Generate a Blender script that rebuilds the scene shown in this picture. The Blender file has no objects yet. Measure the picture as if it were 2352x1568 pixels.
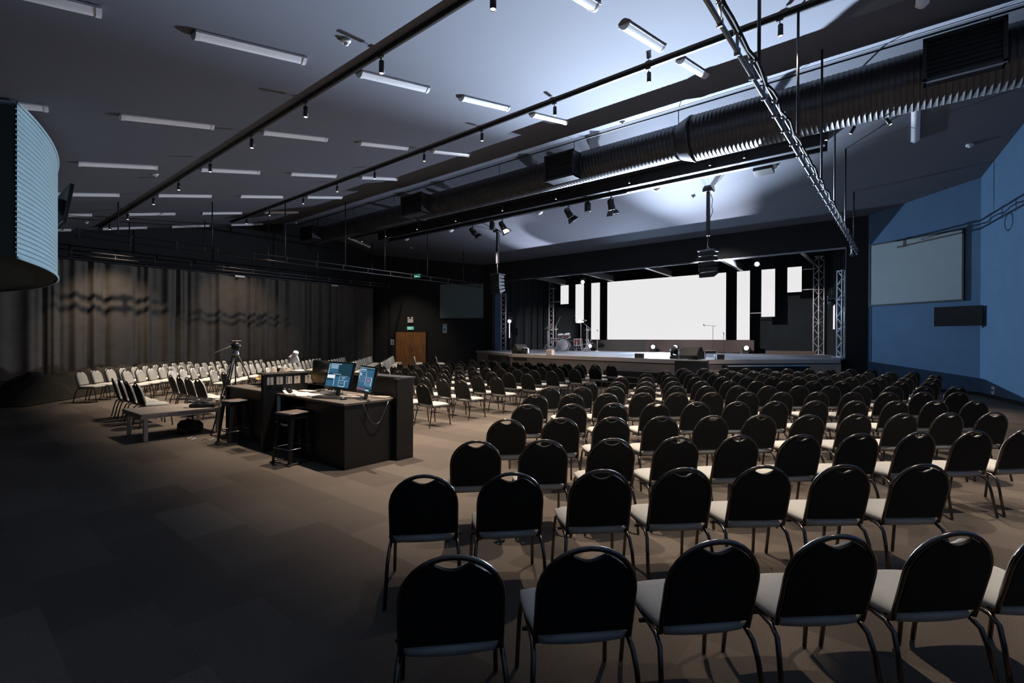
import bpy, bmesh, math, random
from mathutils import Vector, Matrix
random.seed(7)
SC = bpy.context.scene
COL = SC.collection
PI = math.pi

# ------------------------------------------------------------------ camera
# The picture frame is 2352 x 1568 with a focal length of 1112.3 pixels.
YAW, PITCH, ROLL = math.radians(39.367), math.radians(0.1754), math.radians(-0.2131)
cam_data = bpy.data.cameras.new('camera')
cam_data.sensor_fit = 'HORIZONTAL'
cam_data.sensor_width = 36.0
cam_data.lens = 36.0 * 1112.3 / 2352.0
cam_data.clip_start = 0.05
cam_data.clip_end = 200
cam = bpy.data.objects.new('camera', cam_data)
COL.objects.link(cam)
right = Vector((math.cos(YAW), math.sin(YAW), 0))
fwd = Vector((-math.sin(YAW), math.cos(YAW), 0))
upv = Vector((0, 0, 1))
f2 = fwd * math.cos(PITCH) - upv * math.sin(PITCH)
u2 = upv * math.cos(PITCH) + fwd * math.sin(PITCH)
base = Matrix((right, u2, -f2)).transposed().to_4x4()
cam.matrix_world = Matrix.Translation((0, 0, 1.62)) @ base @ Matrix.Rotation(-ROLL, 4, 'Z')
SC.camera = cam

# ------------------------------------------------------------------ world, colour management
w = bpy.data.worlds.new('world')
SC.world = w
w.use_nodes = True
w.node_tree.nodes['Background'].inputs[0].default_value = (0.05, 0.07, 0.10, 1)
w.node_tree.nodes['Background'].inputs[1].default_value = 0.02
SC.view_settings.view_transform = 'Standard'
SC.view_settings.look = 'None'
SC.view_settings.gamma = 1
SC.view_settings.exposure = 0.0
SC.view_settings.use_curve_mapping = False

# ------------------------------------------------------------------ lights (the lamps the hall has)
def aim(o, target):
    d = Vector(target) - o.location
    o.rotation_mode = 'QUATERNION'
    o.rotation_quaternion = d.to_track_quat('-Z', 'Y')
def spot(name, loc, target, power, cone, blend=0.6, col=(1, 1, 1), rad=0.05):
    l = bpy.data.lights.new(name, 'SPOT')
    l.energy = power; l.spot_size = math.radians(cone); l.spot_blend = blend
    l.color = col; l.shadow_soft_size = rad
    o = bpy.data.objects.new(name, l); COL.objects.link(o); o.location = loc
    aim(o, target)
    return o
COOL = (0.66, 0.80, 1.0)
LAV = (0.78, 0.84, 1.0)
WARM = (1.0, 0.80, 0.62)
# moving heads standing at the back of the stage, and two hung above
spot('beam_light', (-11.0, 25.55, 1.35), (-1.6, 8.2, 7.2), 104000, 46, 1.0, COOL, 0.07)
spot('beam_light', (-9.75, 25.55, 1.35), (-13.5, 8.0, 6.5), 9500, 100, 1.0, (0.70, 0.80, 1.0), 0.08)
spot('beam_light', (-15.0, 25.55, 1.35), (-15.0, 19.4, 6.8), 10500, 28, 1.0, LAV, 0.06)
spot('beam_light', (-6.2, 25.55, 1.35), (-6.2, 18.9, 6.9), 11500, 30, 1.0, LAV, 0.06)
spot('beam_light', (-19.0, 22.75, 3.3), (3.0, 17.0, 3.6), 12000, 46, 0.8, (0.5, 0.74, 1.0), 0.03)
spot('beam_light', (-15.2, 25.0, 5.1), (-12.5, 20.5, 1.0), 1000, 120, 1.0, LAV, 0.1)
spot('beam_light', (-5.62, 25.0, 5.2), (-8.5, 20.5, 1.0), 1000, 120, 1.0, LAV, 0.1)
# the four lamps with barn doors on the ceiling beam light the stage front
for fx, tx in ((-15.75, (-17.5, 24.5, 2.0)), (-13.95, (-13.0, 24.0, 1.0)), (-10.5, (-9.0, 24.0, 1.0)), (-8.62, (-4.6, 25.5, 2.2))):
    spot('stage_lamp_light', (fx, 16.62, 6.32), tx, 3600, 34, 0.9, (1.0, 0.88, 0.84), 0.06)

# warm track spotlights: x positions along each track
T1_X = [0.6, -1.75, -4.12, -6.47, -8.85, -11.2, -13.61, -15.97, -18.3, -21.3, -23.84]
T2_X = [0.6, -1.75, -4.12, -6.42, -8.73, -11.04, -13.49, -15.73, -18.14, -20.99, -23.3]
T3_X = [-0.55, -1.13, -1.81, -3.93, -4.94, -7.7, -10.83, -13.61, -16.49, -19.28, -21.89, -24.1]
TRK = 0.2186
def ceil_z(y): return 8.1 - TRK * abs(y - 13.37)

# ------------------------------------------------------------------ materials
def mat(name, col, rough=0.6, metal=0.0, nscale=6.0, namt=0.12, bump=0.0, bscale=60.0, emit=None, spec=0.5, coat=0.0):
    m = bpy.data.materials.new(name); m.use_nodes = True
    nt = m.node_tree; N = nt.nodes; L = nt.links
    b = N['Principled BSDF']
    tc = N.new('ShaderNodeTexCoord')
    nz = N.new('ShaderNodeTexNoise'); nz.inputs['Scale'].default_value = nscale; nz.inputs['Detail'].default_value = 4
    L.new(tc.outputs['Object'], nz.inputs['Vector'])
    mx = N.new('ShaderNodeMix'); mx.data_type = 'RGBA'
    lo = [max(0, c * (1 - namt)) for c in col]; hi = [min(1, c * (1 + namt)) for c in col]
    mx.inputs['A'].default_value = (*lo, 1); mx.inputs['B'].default_value = (*hi, 1)
    L.new(nz.outputs['Fac'], mx.inputs['Factor'])
    L.new(mx.outputs['Result'], b.inputs['Base Color'])
    b.inputs['Roughness'].default_value = rough; b.inputs['Metallic'].default_value = metal
    b.inputs['Specular IOR Level'].default_value = spec
    b.inputs['Coat Weight'].default_value = coat
    if bump:
        n2 = N.new('ShaderNodeTexNoise'); n2.inputs['Scale'].default_value = bscale; n2.inputs['Detail'].default_value = 3
        L.new(tc.outputs['Object'], n2.inputs['Vector'])
        bp = N.new('ShaderNodeBump'); bp.inputs['Strength'].default_value = bump; bp.inputs['Distance'].default_value = 0.01
        L.new(n2.outputs['Fac'], bp.inputs['Height']); L.new(bp.outputs['Normal'], b.inputs['Normal'])
    if emit:
        b.inputs['Emission Color'].default_value = (*emit[0], 1); b.inputs['Emission Strength'].default_value = emit[1]
    return m

def carpet_mat():
    m = bpy.data.materials.new('carpet_tile'); m.use_nodes = True
    nt = m.node_tree; N = nt.nodes; L = nt.links; b = N['Principled BSDF']
    tc = N.new('ShaderNodeTexCoord')
    mp = N.new('ShaderNodeMapping'); mp.inputs['Rotation'].default_value = (0, 0, 0)
    L.new(tc.outputs['Object'], mp.inputs['Vector'])
    br = N.new('ShaderNodeTexBrick'); br.inputs['Scale'].default_value = 1.0
    br.inputs['Brick Width'].default_value = 0.9; br.inputs['Row Height'].default_value = 0.45
    br.inputs['Mortar Size'].default_value = 0.0; br.inputs['Color1'].default_value = (0.080, 0.068, 0.058, 1)
    br.inputs['Color2'].default_value = (0.122, 0.105, 0.090, 1); br.inputs['Mortar'].default_value = (0.09, 0.08, 0.075, 1)
    L.new(mp.outputs['Vector'], br.inputs['Vector'])
    n1 = N.new('ShaderNodeTexNoise'); n1.inputs['Scale'].default_value = 140; n1.inputs['Detail'].default_value = 3
    L.new(tc.outputs['Object'], n1.inputs['Vector'])
    n2 = N.new('ShaderNodeTexNoise'); n2.inputs['Scale'].default_value = 0.7; n2.inputs['Detail'].default_value = 3
    L.new(tc.outputs['Object'], n2.inputs['Vector'])
    def mul(a, fac_node, lo, hi):
        mr = N.new('ShaderNodeMapRange'); mr.inputs['From Min'].default_value = 0.3; mr.inputs['From Max'].default_value = 0.7
        mr.inputs['To Min'].default_value = lo; mr.inputs['To Max'].default_value = hi
        L.new(fac_node.outputs['Fac'], mr.inputs['Value'])
        vm = N.new('ShaderNodeVectorMath'); vm.operation = 'SCALE'
        L.new(a, vm.inputs[0]); L.new(mr.outputs['Result'], vm.inputs['Scale'])
        return vm.outputs['Vector']
    c = mul(br.outputs['Color'], n1, 0.72, 1.28)
    c = mul(c, n2, 0.88, 1.12)
    L.new(c, b.inputs['Base Color'])
    b.inputs['Roughness'].default_value = 0.95; b.inputs['Specular IOR Level'].default_value = 0.15
    bp = N.new('ShaderNodeBump'); bp.inputs['Strength'].default_value = 0.5; bp.inputs['Distance'].default_value = 0.006
    L.new(n1.outputs['Fac'], bp.inputs['Height']); L.new(bp.outputs['Normal'], b.inputs['Normal'])
    return m

def wood_mat():
    m = bpy.data.materials.new('door_veneer'); m.use_nodes = True
    nt = m.node_tree; N = nt.nodes; L = nt.links; b = N['Principled BSDF']
    tc = N.new('ShaderNodeTexCoord'); mp = N.new('ShaderNodeMapping'); mp.inputs['Scale'].default_value = (9, 9, 0.9)
    L.new(tc.outputs['Object'], mp.inputs['Vector'])
    n = N.new('ShaderNodeTexNoise'); n.inputs['Scale'].default_value = 1.6; n.inputs['Detail'].default_value = 6
    L.new(mp.outputs['Vector'], n.inputs['Vector'])
    cr = N.new('ShaderNodeValToRGB'); cr.color_ramp.elements[0].position = 0.32; cr.color_ramp.elements[0].color = (0.17, 0.075, 0.026, 1)
    cr.color_ramp.elements[1].position = 0.72; cr.color_ramp.elements[1].color = (0.36, 0.17, 0.062, 1)
    L.new(n.outputs['Fac'], cr.inputs['Fac']); L.new(cr.outputs['Color'], b.inputs['Base Color'])
    b.inputs['Roughness'].default_value = 0.42
    return m

MT = {}
MT['ceiling'] = mat('ceiling_paint', (0.112, 0.118, 0.142), 0.85, 0, 0.9, 0.05, 0.06, 3.0, spec=0.2)
MT['carpet'] = carpet_mat()
MT['black_wall'] = mat('black_wall_paint', (0.022, 0.024, 0.026), 0.85, 0, 1.5, 0.2, 0.05, 20, spec=0.15)
MT['blue_wall'] = mat('blue_grey_wall_paint', (0.075, 0.135, 0.22), 0.85, 0, 1.8, 0.12, 0.10, 8, spec=0.25)
MT['curtain'] = mat('drape_wool', (0.12, 0.107, 0.092), 0.95, 0, 3.0, 0.25, 0.2, 90, spec=0.05)
MT['stage_drape'] = mat('black_stage_drape', (0.02, 0.026, 0.03), 0.9, 0, 3.0, 0.3, 0.2, 60, spec=0.1)
MT['fabric'] = mat('grey_chair_fabric', (0.45, 0.455, 0.43), 0.92, 0, 40, 0.08, 0.25, 260, spec=0.15)
MT['shell'] = mat('black_chair_shell', (0.010, 0.012, 0.012), 0.62, 0, 30, 0.2, 0.05, 200, spec=0.25)
MT['tube'] = mat('dark_chrome_tube', (0.13, 0.115, 0.105), 0.22, 1.0, 12, 0.15)
MT['black_metal'] = mat('black_metal', (0.018, 0.018, 0.019), 0.42, 0.0, 12, 0.2, spec=0.5)
MT['gun_metal'] = mat('dark_gun_metal', (0.20, 0.21, 0.23), 0.36, 0.9, 12, 0.2)
MT['alu'] = mat('truss_aluminium', (0.80, 0.80, 0.86), 0.35, 0.25, 8, 0.1)
MT['bench_alu'] = mat('satin_aluminium', (0.55, 0.52, 0.48), 0.38, 0.8, 8, 0.15)
MT['duct'] = mat('dark_duct_metal', (0.055, 0.056, 0.062), 0.38, 0.5, 2.0, 0.15)
MT['white_plastic'] = mat('white_plastic', (0.72, 0.73, 0.74), 0.42, 0, 6, 0.04)
MT['lamp_diffuser'] = mat('opal_diffuser', (0.80, 0.81, 0.84), 0.28, 0, 5, 0.03)
MT['louvre'] = mat('pale_corrugated_cladding', (0.50, 0.74, 0.82), 0.6, 0, 2, 0.08)
MT['louvre_gap'] = mat('cladding_joint', (0.20, 0.29, 0.33), 0.8, 0, 2, 0.1)
MT['booth'] = mat('dark_booth_paint', (0.05, 0.065, 0.066), 0.85, 0, 2, 0.15, 0.05, 20, spec=0.2)
MT['stage_floor'] = mat('grey_stage_carpet', (0.19, 0.20, 0.225), 0.9, 0, 8, 0.15, 0.3, 160, spec=0.15)
MT['fascia'] = mat('brown_stage_fascia', (0.50, 0.40, 0.32), 0.8, 0, 8, 0.12, 0.1, 90, spec=0.2)
MT['nosing'] = mat('pale_stage_nosing', (0.55, 0.48, 0.43), 0.6, 0, 8, 0.1)
MT['black_wood'] = mat('black_painted_board', (0.014, 0.014, 0.014), 0.5, 0, 6, 0.25, 0.05, 40, spec=0.4)
MT['desk_top'] = mat('dark_worn_desk_top', (0.13, 0.115, 0.10), 0.5, 0, 10, 0.3, 0.05, 60)
MT['paper'] = mat('white_paper', (0.75, 0.74, 0.72), 0.8, 0, 5, 0.03)
MT['wood'] = wood_mat()
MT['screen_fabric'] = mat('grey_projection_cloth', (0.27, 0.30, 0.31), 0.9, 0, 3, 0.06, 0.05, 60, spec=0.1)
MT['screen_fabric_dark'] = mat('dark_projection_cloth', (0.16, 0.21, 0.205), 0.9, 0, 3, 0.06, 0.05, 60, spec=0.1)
MT['tv'] = mat('dark_glass', (0.006, 0.007, 0.008), 0.22, 0, 3, 0.2, spec=0.5)
MT['steel'] = mat('brushed_steel', (0.7, 0.7, 0.7), 0.25, 1.0, 12, 0.06)
MT['led'] = mat('lit_led_panel', (0.02, 0.02, 0.02), 0.6, 0, 3, 0.05, emit=((1.0, 0.985, 0.995), 0.82), spec=0.1)
MT['beam'] = mat('lit_beam_lens', (0.2, 0.2, 0.2), 0.2, 0, 3, 0.05, emit=((0.85, 0.94, 1.0), 6.0))
MT['tube_lit'] = mat('lit_pink_tube', (0.3, 0.3, 0.3), 0.3, 0, 3, 0.05, emit=((0.98, 0.84, 1.0), 1.1))
MT['warm_lens'] = mat('lit_warm_lens', (0.3, 0.3, 0.3), 0.3, 0, 3, 0.05, emit=((1.0, 0.74, 0.70), 7.0))
MT['dim_lens'] = mat('dim_warm_lens', (0.3, 0.25, 0.2), 0.3, 0, 3, 0.05, emit=((1.0, 0.7, 0.6), 1.2))
MT['exit_green'] = mat('lit_exit_green', (0.0, 0.1, 0.05), 0.4, 0, 3, 0.05, emit=((0.02, 0.20, 0.14), 1.0))
MT['exit_white'] = mat('lit_exit_white', (0.5, 0.5, 0.5), 0.4, 0, 3, 0.05, emit=((0.70, 0.95, 0.90), 1.0))
MT['cymbal'] = mat('bronze_cymbal', (0.85, 0.80, 0.70), 0.25, 0.9, 20, 0.1)
MT['drum_shell'] = mat('dark_red_drum_shell', (0.16, 0.045, 0.04), 0.2, 0.2, 10, 0.3, coat=0.5)
MT['drum_head'] = mat('white_drum_head', (0.85, 0.83, 0.81), 0.45, 0, 5, 0.02)
MT['chrome'] = mat('chrome_hardware', (0.82, 0.82, 0.86), 0.22, 0.5, 10, 0.1)
MT['grille'] = mat('black_speaker_grille', (0.014, 0.014, 0.015), 0.6, 0, 60, 0.4, 0.3, 300)
MT['rubber'] = mat('black_rubber', (0.012, 0.012, 0.012), 0.8, 0, 20, 0.2, spec=0.15)
MT['speaker_side'] = mat('speaker_cabinet_paint', (0.045, 0.05, 0.06), 0.5, 0, 20, 0.15)
MT['grey_board'] = mat('grey_stage_board', (0.055, 0.052, 0.052), 0.75, 0, 4, 0.15)
MT['brown_board'] = mat('brown_stage_board', (0.10, 0.075, 0.068), 0.75, 0, 4, 0.12)
MT['cloth_grey'] = mat('grey_cloth', (0.28, 0.25, 0.22), 0.95, 0, 12, 0.25, 0.2, 90)
MT['cloth_black'] = mat('black_cloth', (0.035, 0.033, 0.028), 0.95, 0, 6, 0.35, 0.3, 60, spec=0.1)
MT['yellow'] = mat('yellow_cloth', (0.75, 0.50, 0.18), 0.8, 0, 12, 0.15)
MT['socket'] = mat('cream_socket_plate', (0.62, 0.58, 0.50), 0.5, 0, 10, 0.04)
MT['seat_wood'] = mat('worn_brown_stool_top', (0.17, 0.13, 0.11), 0.5, 0, 12, 0.3)
MT['scr_dark'] = mat('monitor_dark_blue', (0.01, 0.02, 0.03), 0.3, 0, 3, 0.1, emit=((0.010, 0.040, 0.060), 1.0))
MT['scr_blue'] = mat('monitor_blue', (0.01, 0.02, 0.03), 0.3, 0, 3, 0.1, emit=((0.035, 0.115, 0.20), 1.0))
MT['scr_pale'] = mat('monitor_pale', (0.01, 0.02, 0.03), 0.3, 0, 3, 0.1, emit=((0.42, 0.55, 0.68), 1.0))
MT['scr_white'] = mat('monitor_white', (0.01, 0.02, 0.03), 0.3, 0, 3, 0.1, emit=((0.78, 0.80, 0.86), 1.0))
MT['scr_pink'] = mat('monitor_pink', (0.01, 0.02, 0.03), 0.3, 0, 3, 0.1, emit=((0.45, 0.16, 0.26), 1.0))
MT['poster_blue'] = mat('pale_blue_poster', (0.22, 0.42, 0.58), 0.7, 0, 12, 0.2)
MT['poster_ink'] = mat('dark_blue_ink', (0.05, 0.10, 0.25), 0.7, 0, 12, 0.1)
MT['ink'] = mat('black_ink', (0.03, 0.03, 0.03), 0.7, 0, 12, 0.1)

# ------------------------------------------------------------------ mesh helpers
class MB:
    """Collects shapes into one mesh."""
    def __init__(s): s.v = []; s.f = []; s.sm = []
    def add(s, vs, fs, M=None, smooth=False):
        n = len(s.v)
        if M is not None: vs = [tuple(M @ Vector(p)) for p in vs]
        s.v += [tuple(p) for p in vs]
        s.f += [tuple(i + n for i in f) for f in fs]
        s.sm += [smooth] * len(fs)
        return s
    def box(s, x0, x1, y0, y1, z0, z1, M=None):
        vs = [(x, y, z) for z in (z0, z1) for y in (y0, y1) for x in (x0, x1)]
        return s.add(vs, [(0, 2, 3, 1), (4, 5, 7, 6), (0, 1, 5, 4), (2, 6, 7, 3), (0, 4, 6, 2), (1, 3, 7, 5)], M)
    def cbox(s, x0, x1, y0, y1, z0, z1, c, M=None):
        """Box with chamfered edges."""
        X = (x0, x1); Y = (y0, y1); Z = (z0, z1); vs = []; idx = {}
        for i in (0, 1):
            for j in (0, 1):
                for k in (0, 1):
                    sx, sy, sz = (1, -1)[i], (1, -1)[j], (1, -1)[k]
                    p = (X[i], Y[j], Z[k])
                    idx[i, j, k, 'x'] = len(vs); vs.append((p[0], p[1] + sy * c, p[2] + sz * c))
                    idx[i, j, k, 'y'] = len(vs); vs.append((p[0] + sx * c, p[1], p[2] + sz * c))
                    idx[i, j, k, 'z'] = len(vs); vs.append((p[0] + sx * c, p[1] + sy * c, p[2]))
        I = idx; F = []
        for i in (0, 1): F.append((I[i,0,0,'x'], I[i,1,0,'x'], I[i,1,1,'x'], I[i,0,1,'x']))
        for j in (0, 1): F.append((I[0,j,0,'y'], I[1,j,0,'y'], I[1,j,1,'y'], I[0,j,1,'y']))
        for k in (0, 1): F.append((I[0,0,k,'z'], I[1,0,k,'z'], I[1,1,k,'z'], I[0,1,k,'z']))
        for i in (0, 1):
            for j in (0, 1): F.append((I[i,j,0,'x'], I[i,j,1,'x'], I[i,j,1,'y'], I[i,j,0,'y']))
        for i in (0, 1):
            for k in (0, 1): F.append((I[i,0,k,'x'], I[i,1,k,'x'], I[i,1,k,'z'], I[i,0,k,'z']))
        for j in (0, 1):
            for k in (0, 1): F.append((I[0,j,k,'y'], I[1,j,k,'y'], I[1,j,k,'z'], I[0,j,k,'z']))
        for i in (0, 1):
            for j in (0, 1):
                for k in (0, 1): F.append((I[i,j,k,'x'], I[i,j,k,'y'], I[i,j,k,'z']))
        return s.add(vs, F, M)
    def tube(s, pts, r, seg=8, M=None, closed=False, smooth=True):
        P = [Vector(p) for p in pts]; n = len(P); vs = []; prev = None
        rr = r if isinstance(r, (list, tuple)) else [r] * n
        for i in range(n):
            if closed: t = (P[(i + 1) % n] - P[i - 1])
            else: t = P[min(i + 1, n - 1)] - P[max(i - 1, 0)]
            t.normalize()
            if prev is None:
                a = Vector((0, 0, 1)) if abs(t.z) < 0.9 else Vector((1, 0, 0))
                nrm = (a - t * a.dot(t)).normalized()
            else:
                nrm = (prev - t * prev.dot(t))
                nrm = nrm.normalized() if nrm.length > 1e-6 else prev
            prev = nrm; b = t.cross(nrm)
            for k in range(seg):
                a = 2 * PI * k / seg
                vs.append(P[i] + (nrm * math.cos(a) + b * math.sin(a)) * rr[i])
        F = []
        for i in range(n if closed else n - 1):
            j = (i + 1) % n
            for k in range(seg):
                F.append((i * seg + k, i * seg + (k + 1) % seg, j * seg + (k + 1) % seg, j * seg + k))
        if not closed:
            F.append(tuple(range(seg - 1, -1, -1))); F.append(tuple((n - 1) * seg + k for k in range(seg)))
        return s.add(vs, F, M, smooth)
    def lathe(s, prof, seg=16, M=None, smooth=True):
        vs = []; F = []; n = len(prof)
        for (r, z) in prof:
            for k in range(seg):
                a = 2 * PI * k / seg; vs.append((r * math.cos(a), r * math.sin(a), z))
        for i in range(n - 1):
            for k in range(seg):
                F.append((i * seg + k, i * seg + (k + 1) % seg, (i + 1) * seg + (k + 1) % seg, (i + 1) * seg + k))
        if prof[0][0] > 1e-5: F.append(tuple(range(seg - 1, -1, -1)))
        if prof[-1][0] > 1e-5: F.append(tuple((n - 1) * seg + k for k in range(seg)))
        return s.add(vs, F, M, smooth)
    def prism(s, poly, z0, z1, M=None):
        n = len(poly); vs = [(x, y, z0) for x, y in poly] + [(x, y, z1) for x, y in poly]
        F = [tuple(range(n - 1, -1, -1)), tuple(range(n, 2 * n))] + [(i, (i + 1) % n, n + (i + 1) % n, n + i) for i in range(n)]
        return s.add(vs, F, M)
    def grid(s, nx, ny, fn, M=None, smooth=True):
        vs = [fn(i / (nx - 1), j / (ny - 1)) for j in range(ny) for i in range(nx)]
        F = [(j * nx + i, j * nx + i + 1, (j + 1) * nx + i + 1, (j + 1) * nx + i) for j in range(ny - 1) for i in range(nx - 1)]
        return s.add(vs, F, M, smooth)
    def build(s, name, m, parent=None, bevel=0):
        me = bpy.data.meshes.new(name); me.from_pydata([tuple(p) for p in s.v], [], s.f)
        me.polygons.foreach_set('use_smooth', s.sm)
        bm = bmesh.new(); bm.from_mesh(me)
        bmesh.ops.recalc_face_normals(bm, faces=bm.faces)
        if bevel:
            ed = [e for e in bm.edges if len(e.link_faces) == 2 and e.calc_face_angle(0) > 0.8]
            bmesh.ops.bevel(bm, geom=ed, offset=bevel, segments=2, affect='EDGES', clamp_overlap=True)
        bm.to_mesh(me); bm.free()
        me.materials.append(MT[m])
        o = bpy.data.objects.new(name, me); COL.objects.link(o)
        if parent is not None: o.parent = parent
        return o

def tag(o, label=None, cat=None, group=None, kind=None):
    if label: o['label'] = label
    if cat: o['category'] = cat
    if group: o['group'] = group
    if kind: o['kind'] = kind
    return o
def thing(name, loc=(0, 0, 0), rz=0.0, label=None, cat=None, group=None, M=None):
    o = bpy.data.objects.new(name, None); COL.objects.link(o)
    o.empty_display_size = 0.1
    if M is not None: o.matrix_world = M
    else: o.location = loc; o.rotation_euler = (0, 0, rz)
    return tag(o, label, cat, group)
def copy_tree(o, parent=None):
    c = o.copy(); COL.objects.link(c); c.parent = parent
    for ch in list(o.children): copy_tree(ch, c)
    return c
def struct(mb, name, m, **k): return tag(mb.build(name, m, **k), kind='structure')
RX = lambda a: Matrix.Rotation(a, 4, 'X')
RY = lambda a: Matrix.Rotation(a, 4, 'Y')
RZ = lambda a: Matrix.Rotation(a, 4, 'Z')
TR = lambda x, y, z: Matrix.Translation((x, y, z))
R_ = math.radians
ORD = ['first', 'second', 'third', 'fourth', 'fifth', 'sixth', 'seventh', 'eighth', 'ninth', 'tenth', 'eleventh', 'twelfth', 'thirteenth', 'fourteenth', 'fifteenth']
def arc(cx, cy, r, a0, a1, n): return [(cx + r * math.cos(a0 + (a1 - a0) * i / n), cy + r * math.sin(a0 + (a1 - a0) * i / n)) for i in range(n + 1)]

# ================================================================== THE SETTING
# world: x runs along the stage front, y towards the stage, z up, floor at 0
YB, XL = -7.0, -26.46                       # back wall, left wall
W2 = (0.21, -0.978)
def w2pt(y): t = (20.31 - y) / 0.978; return (1.656 + 0.21 * t, y)
XR = w2pt(YB)[0]
room = [(XL, YB), (XR, YB), (1.656, 20.31), (-1.17, 21.96), (-1.17, 28.4), (-20.25, 28.4), (-20.25, 21.96), (XL, 18.33)]
mb = MB(); mb.prism([(XL - .3, YB - .3), (XR + .4, YB - .3), (2.3, 20.6), (2.3, 28.7), (XL - .3, 28.7)], -0.12, 0.0)
struct(mb, 'floor', 'carpet')
# ceiling: two slopes meeting at the ridge y = 13.37
mb = MB()
def slope(y0, y1):
    a, b = ceil_z(y0), ceil_z(y1)
    vs = [(XL - .4, y0, a), (XR + .6, y0, a), (XR + .6, y1, b), (XL - .4, y1, b)]
    vs += [(x, y, z + .15) for x, y, z in vs]
    mb.add(vs, [(0, 1, 2, 3), (4, 7, 6, 5), (0, 4, 5, 1), (1, 5, 6, 2), (2, 6, 7, 3), (3, 7, 4, 0)])
slope(YB - .4, 13.37); slope(13.37, 22.2)
struct(mb, 'ceiling', 'ceiling')
def wall_slab(name, p, q, m, th=0.15, side=1, z0=0.0):
    """Vertical wall from p to q, thickness outwards, top following the ceiling."""
    P, Q = Vector((*p, 0)), Vector((*q, 0)); d = (Q - P).normalized(); n = Vector((d.y, -d.x, 0)) * side * th
    pts = [p, q]
    if (p[1] - 13.37) * (q[1] - 13.37) < 0:
        t = (13.37 - p[1]) / (q[1] - p[1]); pts = [p, (p[0] + t * (q[0] - p[0]), 13.37), q]
    vs = []; F = []
    for (x, y) in pts:
        zt = ceil_z(y) + 0.02
        vs += [(x, y, z0), (x, y, zt), (x + n.x, y + n.y, z0), (x + n.x, y + n.y, zt)]
    k = len(pts)
    for i in range(k - 1):
        a, b = i * 4, i * 4 + 4
        F += [(a, b, b + 1, a + 1), (a + 2, a + 3, b + 3, b + 2), (a + 1, b + 1, b + 3, a + 3), (a, a + 2, b + 2, b)]
    F += [(0, 1, 3, 2), ((k - 1) * 4, (k - 1) * 4 + 2, (k - 1) * 4 + 3, (k - 1) * 4 + 1)]
    return struct(MB().add(vs, F), name, m)
wall_slab('wall_left', (XL, YB), (XL, 18.33), 'black_wall', side=-1)
wall_slab('wall_back', (XL, YB), (XR, YB), 'black_wall', side=1)
wall_slab('wall_right', (1.656, 20.31), (XR, YB), 'blue_wall', side=-1)
wall_slab('wall_screen_right', (-1.17, 21.96), (1.656, 20.31), 'blue_wall', side=-1)
wall_slab('wall_screen_left', (-20.25, 21.96), (XL, 18.33), 'black_wall', side=1)
# front wall with the stage opening: header and two piers
OX0, OX1, ZH = -19.55, -1.86, 5.11
mb = MB()
zt = ceil_z(21.96) + .02
mb.box(-20.25, -1.17, 21.96, 22.2, ZH, zt)
mb.box(-20.25, OX0, 21.96, 22.2, 0, ZH); mb.box(OX1, -1.17, 21.96, 22.2, 0, ZH)
struct(mb, 'wall_front', 'black_wall')
mb = MB(); mb.box(OX0, OX1, 21.935, 21.96, ZH - .03, ZH + .035)
struct(mb, 'trim_header', 'gun_metal')
mb = MB(); mb.box(OX1, OX1 + .02, 21.93, 21.95, 1.0, ZH)
struct(mb, 'trim_opening', 'gun_metal')
# stage house
struct(MB().box(-20.25, -1.17, 28.4, 28.6, 0, 6.1), 'wall_stage_back', 'black_wall')
struct(MB().box(-20.4, -20.25, 22.0, 28.4, 0, 7), 'wall_stage_left', 'black_wall')
struct(MB().box(-1.17, -1.0, 22.0, 28.4, 0, 7), 'wall_stage_right', 'black_wall')
struct(MB().box(-20.25, -19.75, 22.2, 23.05, 0, 5.4), 'wall_jamb', 'blue_wall')
struct(MB().box(-20.4, -1.0, 22.2, 28.6, 6.0, 6.1), 'ceiling_stage', 'black_wall')
# ridge strip
struct(MB().tube([(XL, 13.37, 8.03), (XR - 4, 13.37, 8.03)], 0.022, 6), 'trim_ridge', 'black_metal')
# baseboards
def skirt(name, p, q, side):
    P, Q = Vector((*p, 0)), Vector((*q, 0)); d = (Q - P).normalized(); n = Vector((d.y, -d.x, 0)) * side
    a, b = P + n * .018, Q + n * .018
    vs = [(P.x, P.y, 0), (Q.x, Q.y, 0), (b.x, b.y, 0), (a.x, a.y, 0)]; vs += [(x, y, .1) for x, y, z in vs]
    struct(MB().add(vs, [(0, 1, 2, 3), (4, 7, 6, 5), (0, 4, 5, 1), (1, 5, 6, 2), (2, 6, 7, 3), (3, 7, 4, 0)]), name, 'black_wood')
skirt('baseboard_right', (1.656, 20.31), (XR, YB), 1)
skirt('baseboard_screen_right', (-1.17, 21.96), (1.656, 20.31), 1)
skirt('baseboard_screen_left', (-20.25, 21.96), (XL, 18.33), -1)

# ------------------------------------------------------------------ stage platform
ZS = 0.99
front = [(-19.55, 20.55), (-13.9, 17.0), (-5.75, 15.9), (-1.86, 20.46)]
plat = front + [(-1.86, 28.4), (-19.7, 28.4)]
st = struct(MB().prism(plat, ZS - .06, ZS), 'floor_stage', 'stage_floor')
def inset(pts, d):
    out = []
    for (x, y) in pts: out.append((x, y + d))
    return out
mb = MB()
fr = inset(front, .05)
for a, b in zip(fr[:-1], fr[1:]):
    vs = [(a[0], a[1], 0), (b[0], b[1], 0), (b[0], b[1], ZS - .17), (a[0], a[1], ZS - .17)]
    vs += [(x, y + .08, z) for x, y, z in vs]
    mb.add(vs, [(0, 1, 2, 3), (4, 7, 6, 5), (0, 4, 5, 1), (1, 5, 6, 2), (2, 6, 7, 3), (3, 7, 4, 0)])
struct(mb, 'wall_stage_front', 'fascia')
mb = MB()
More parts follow.
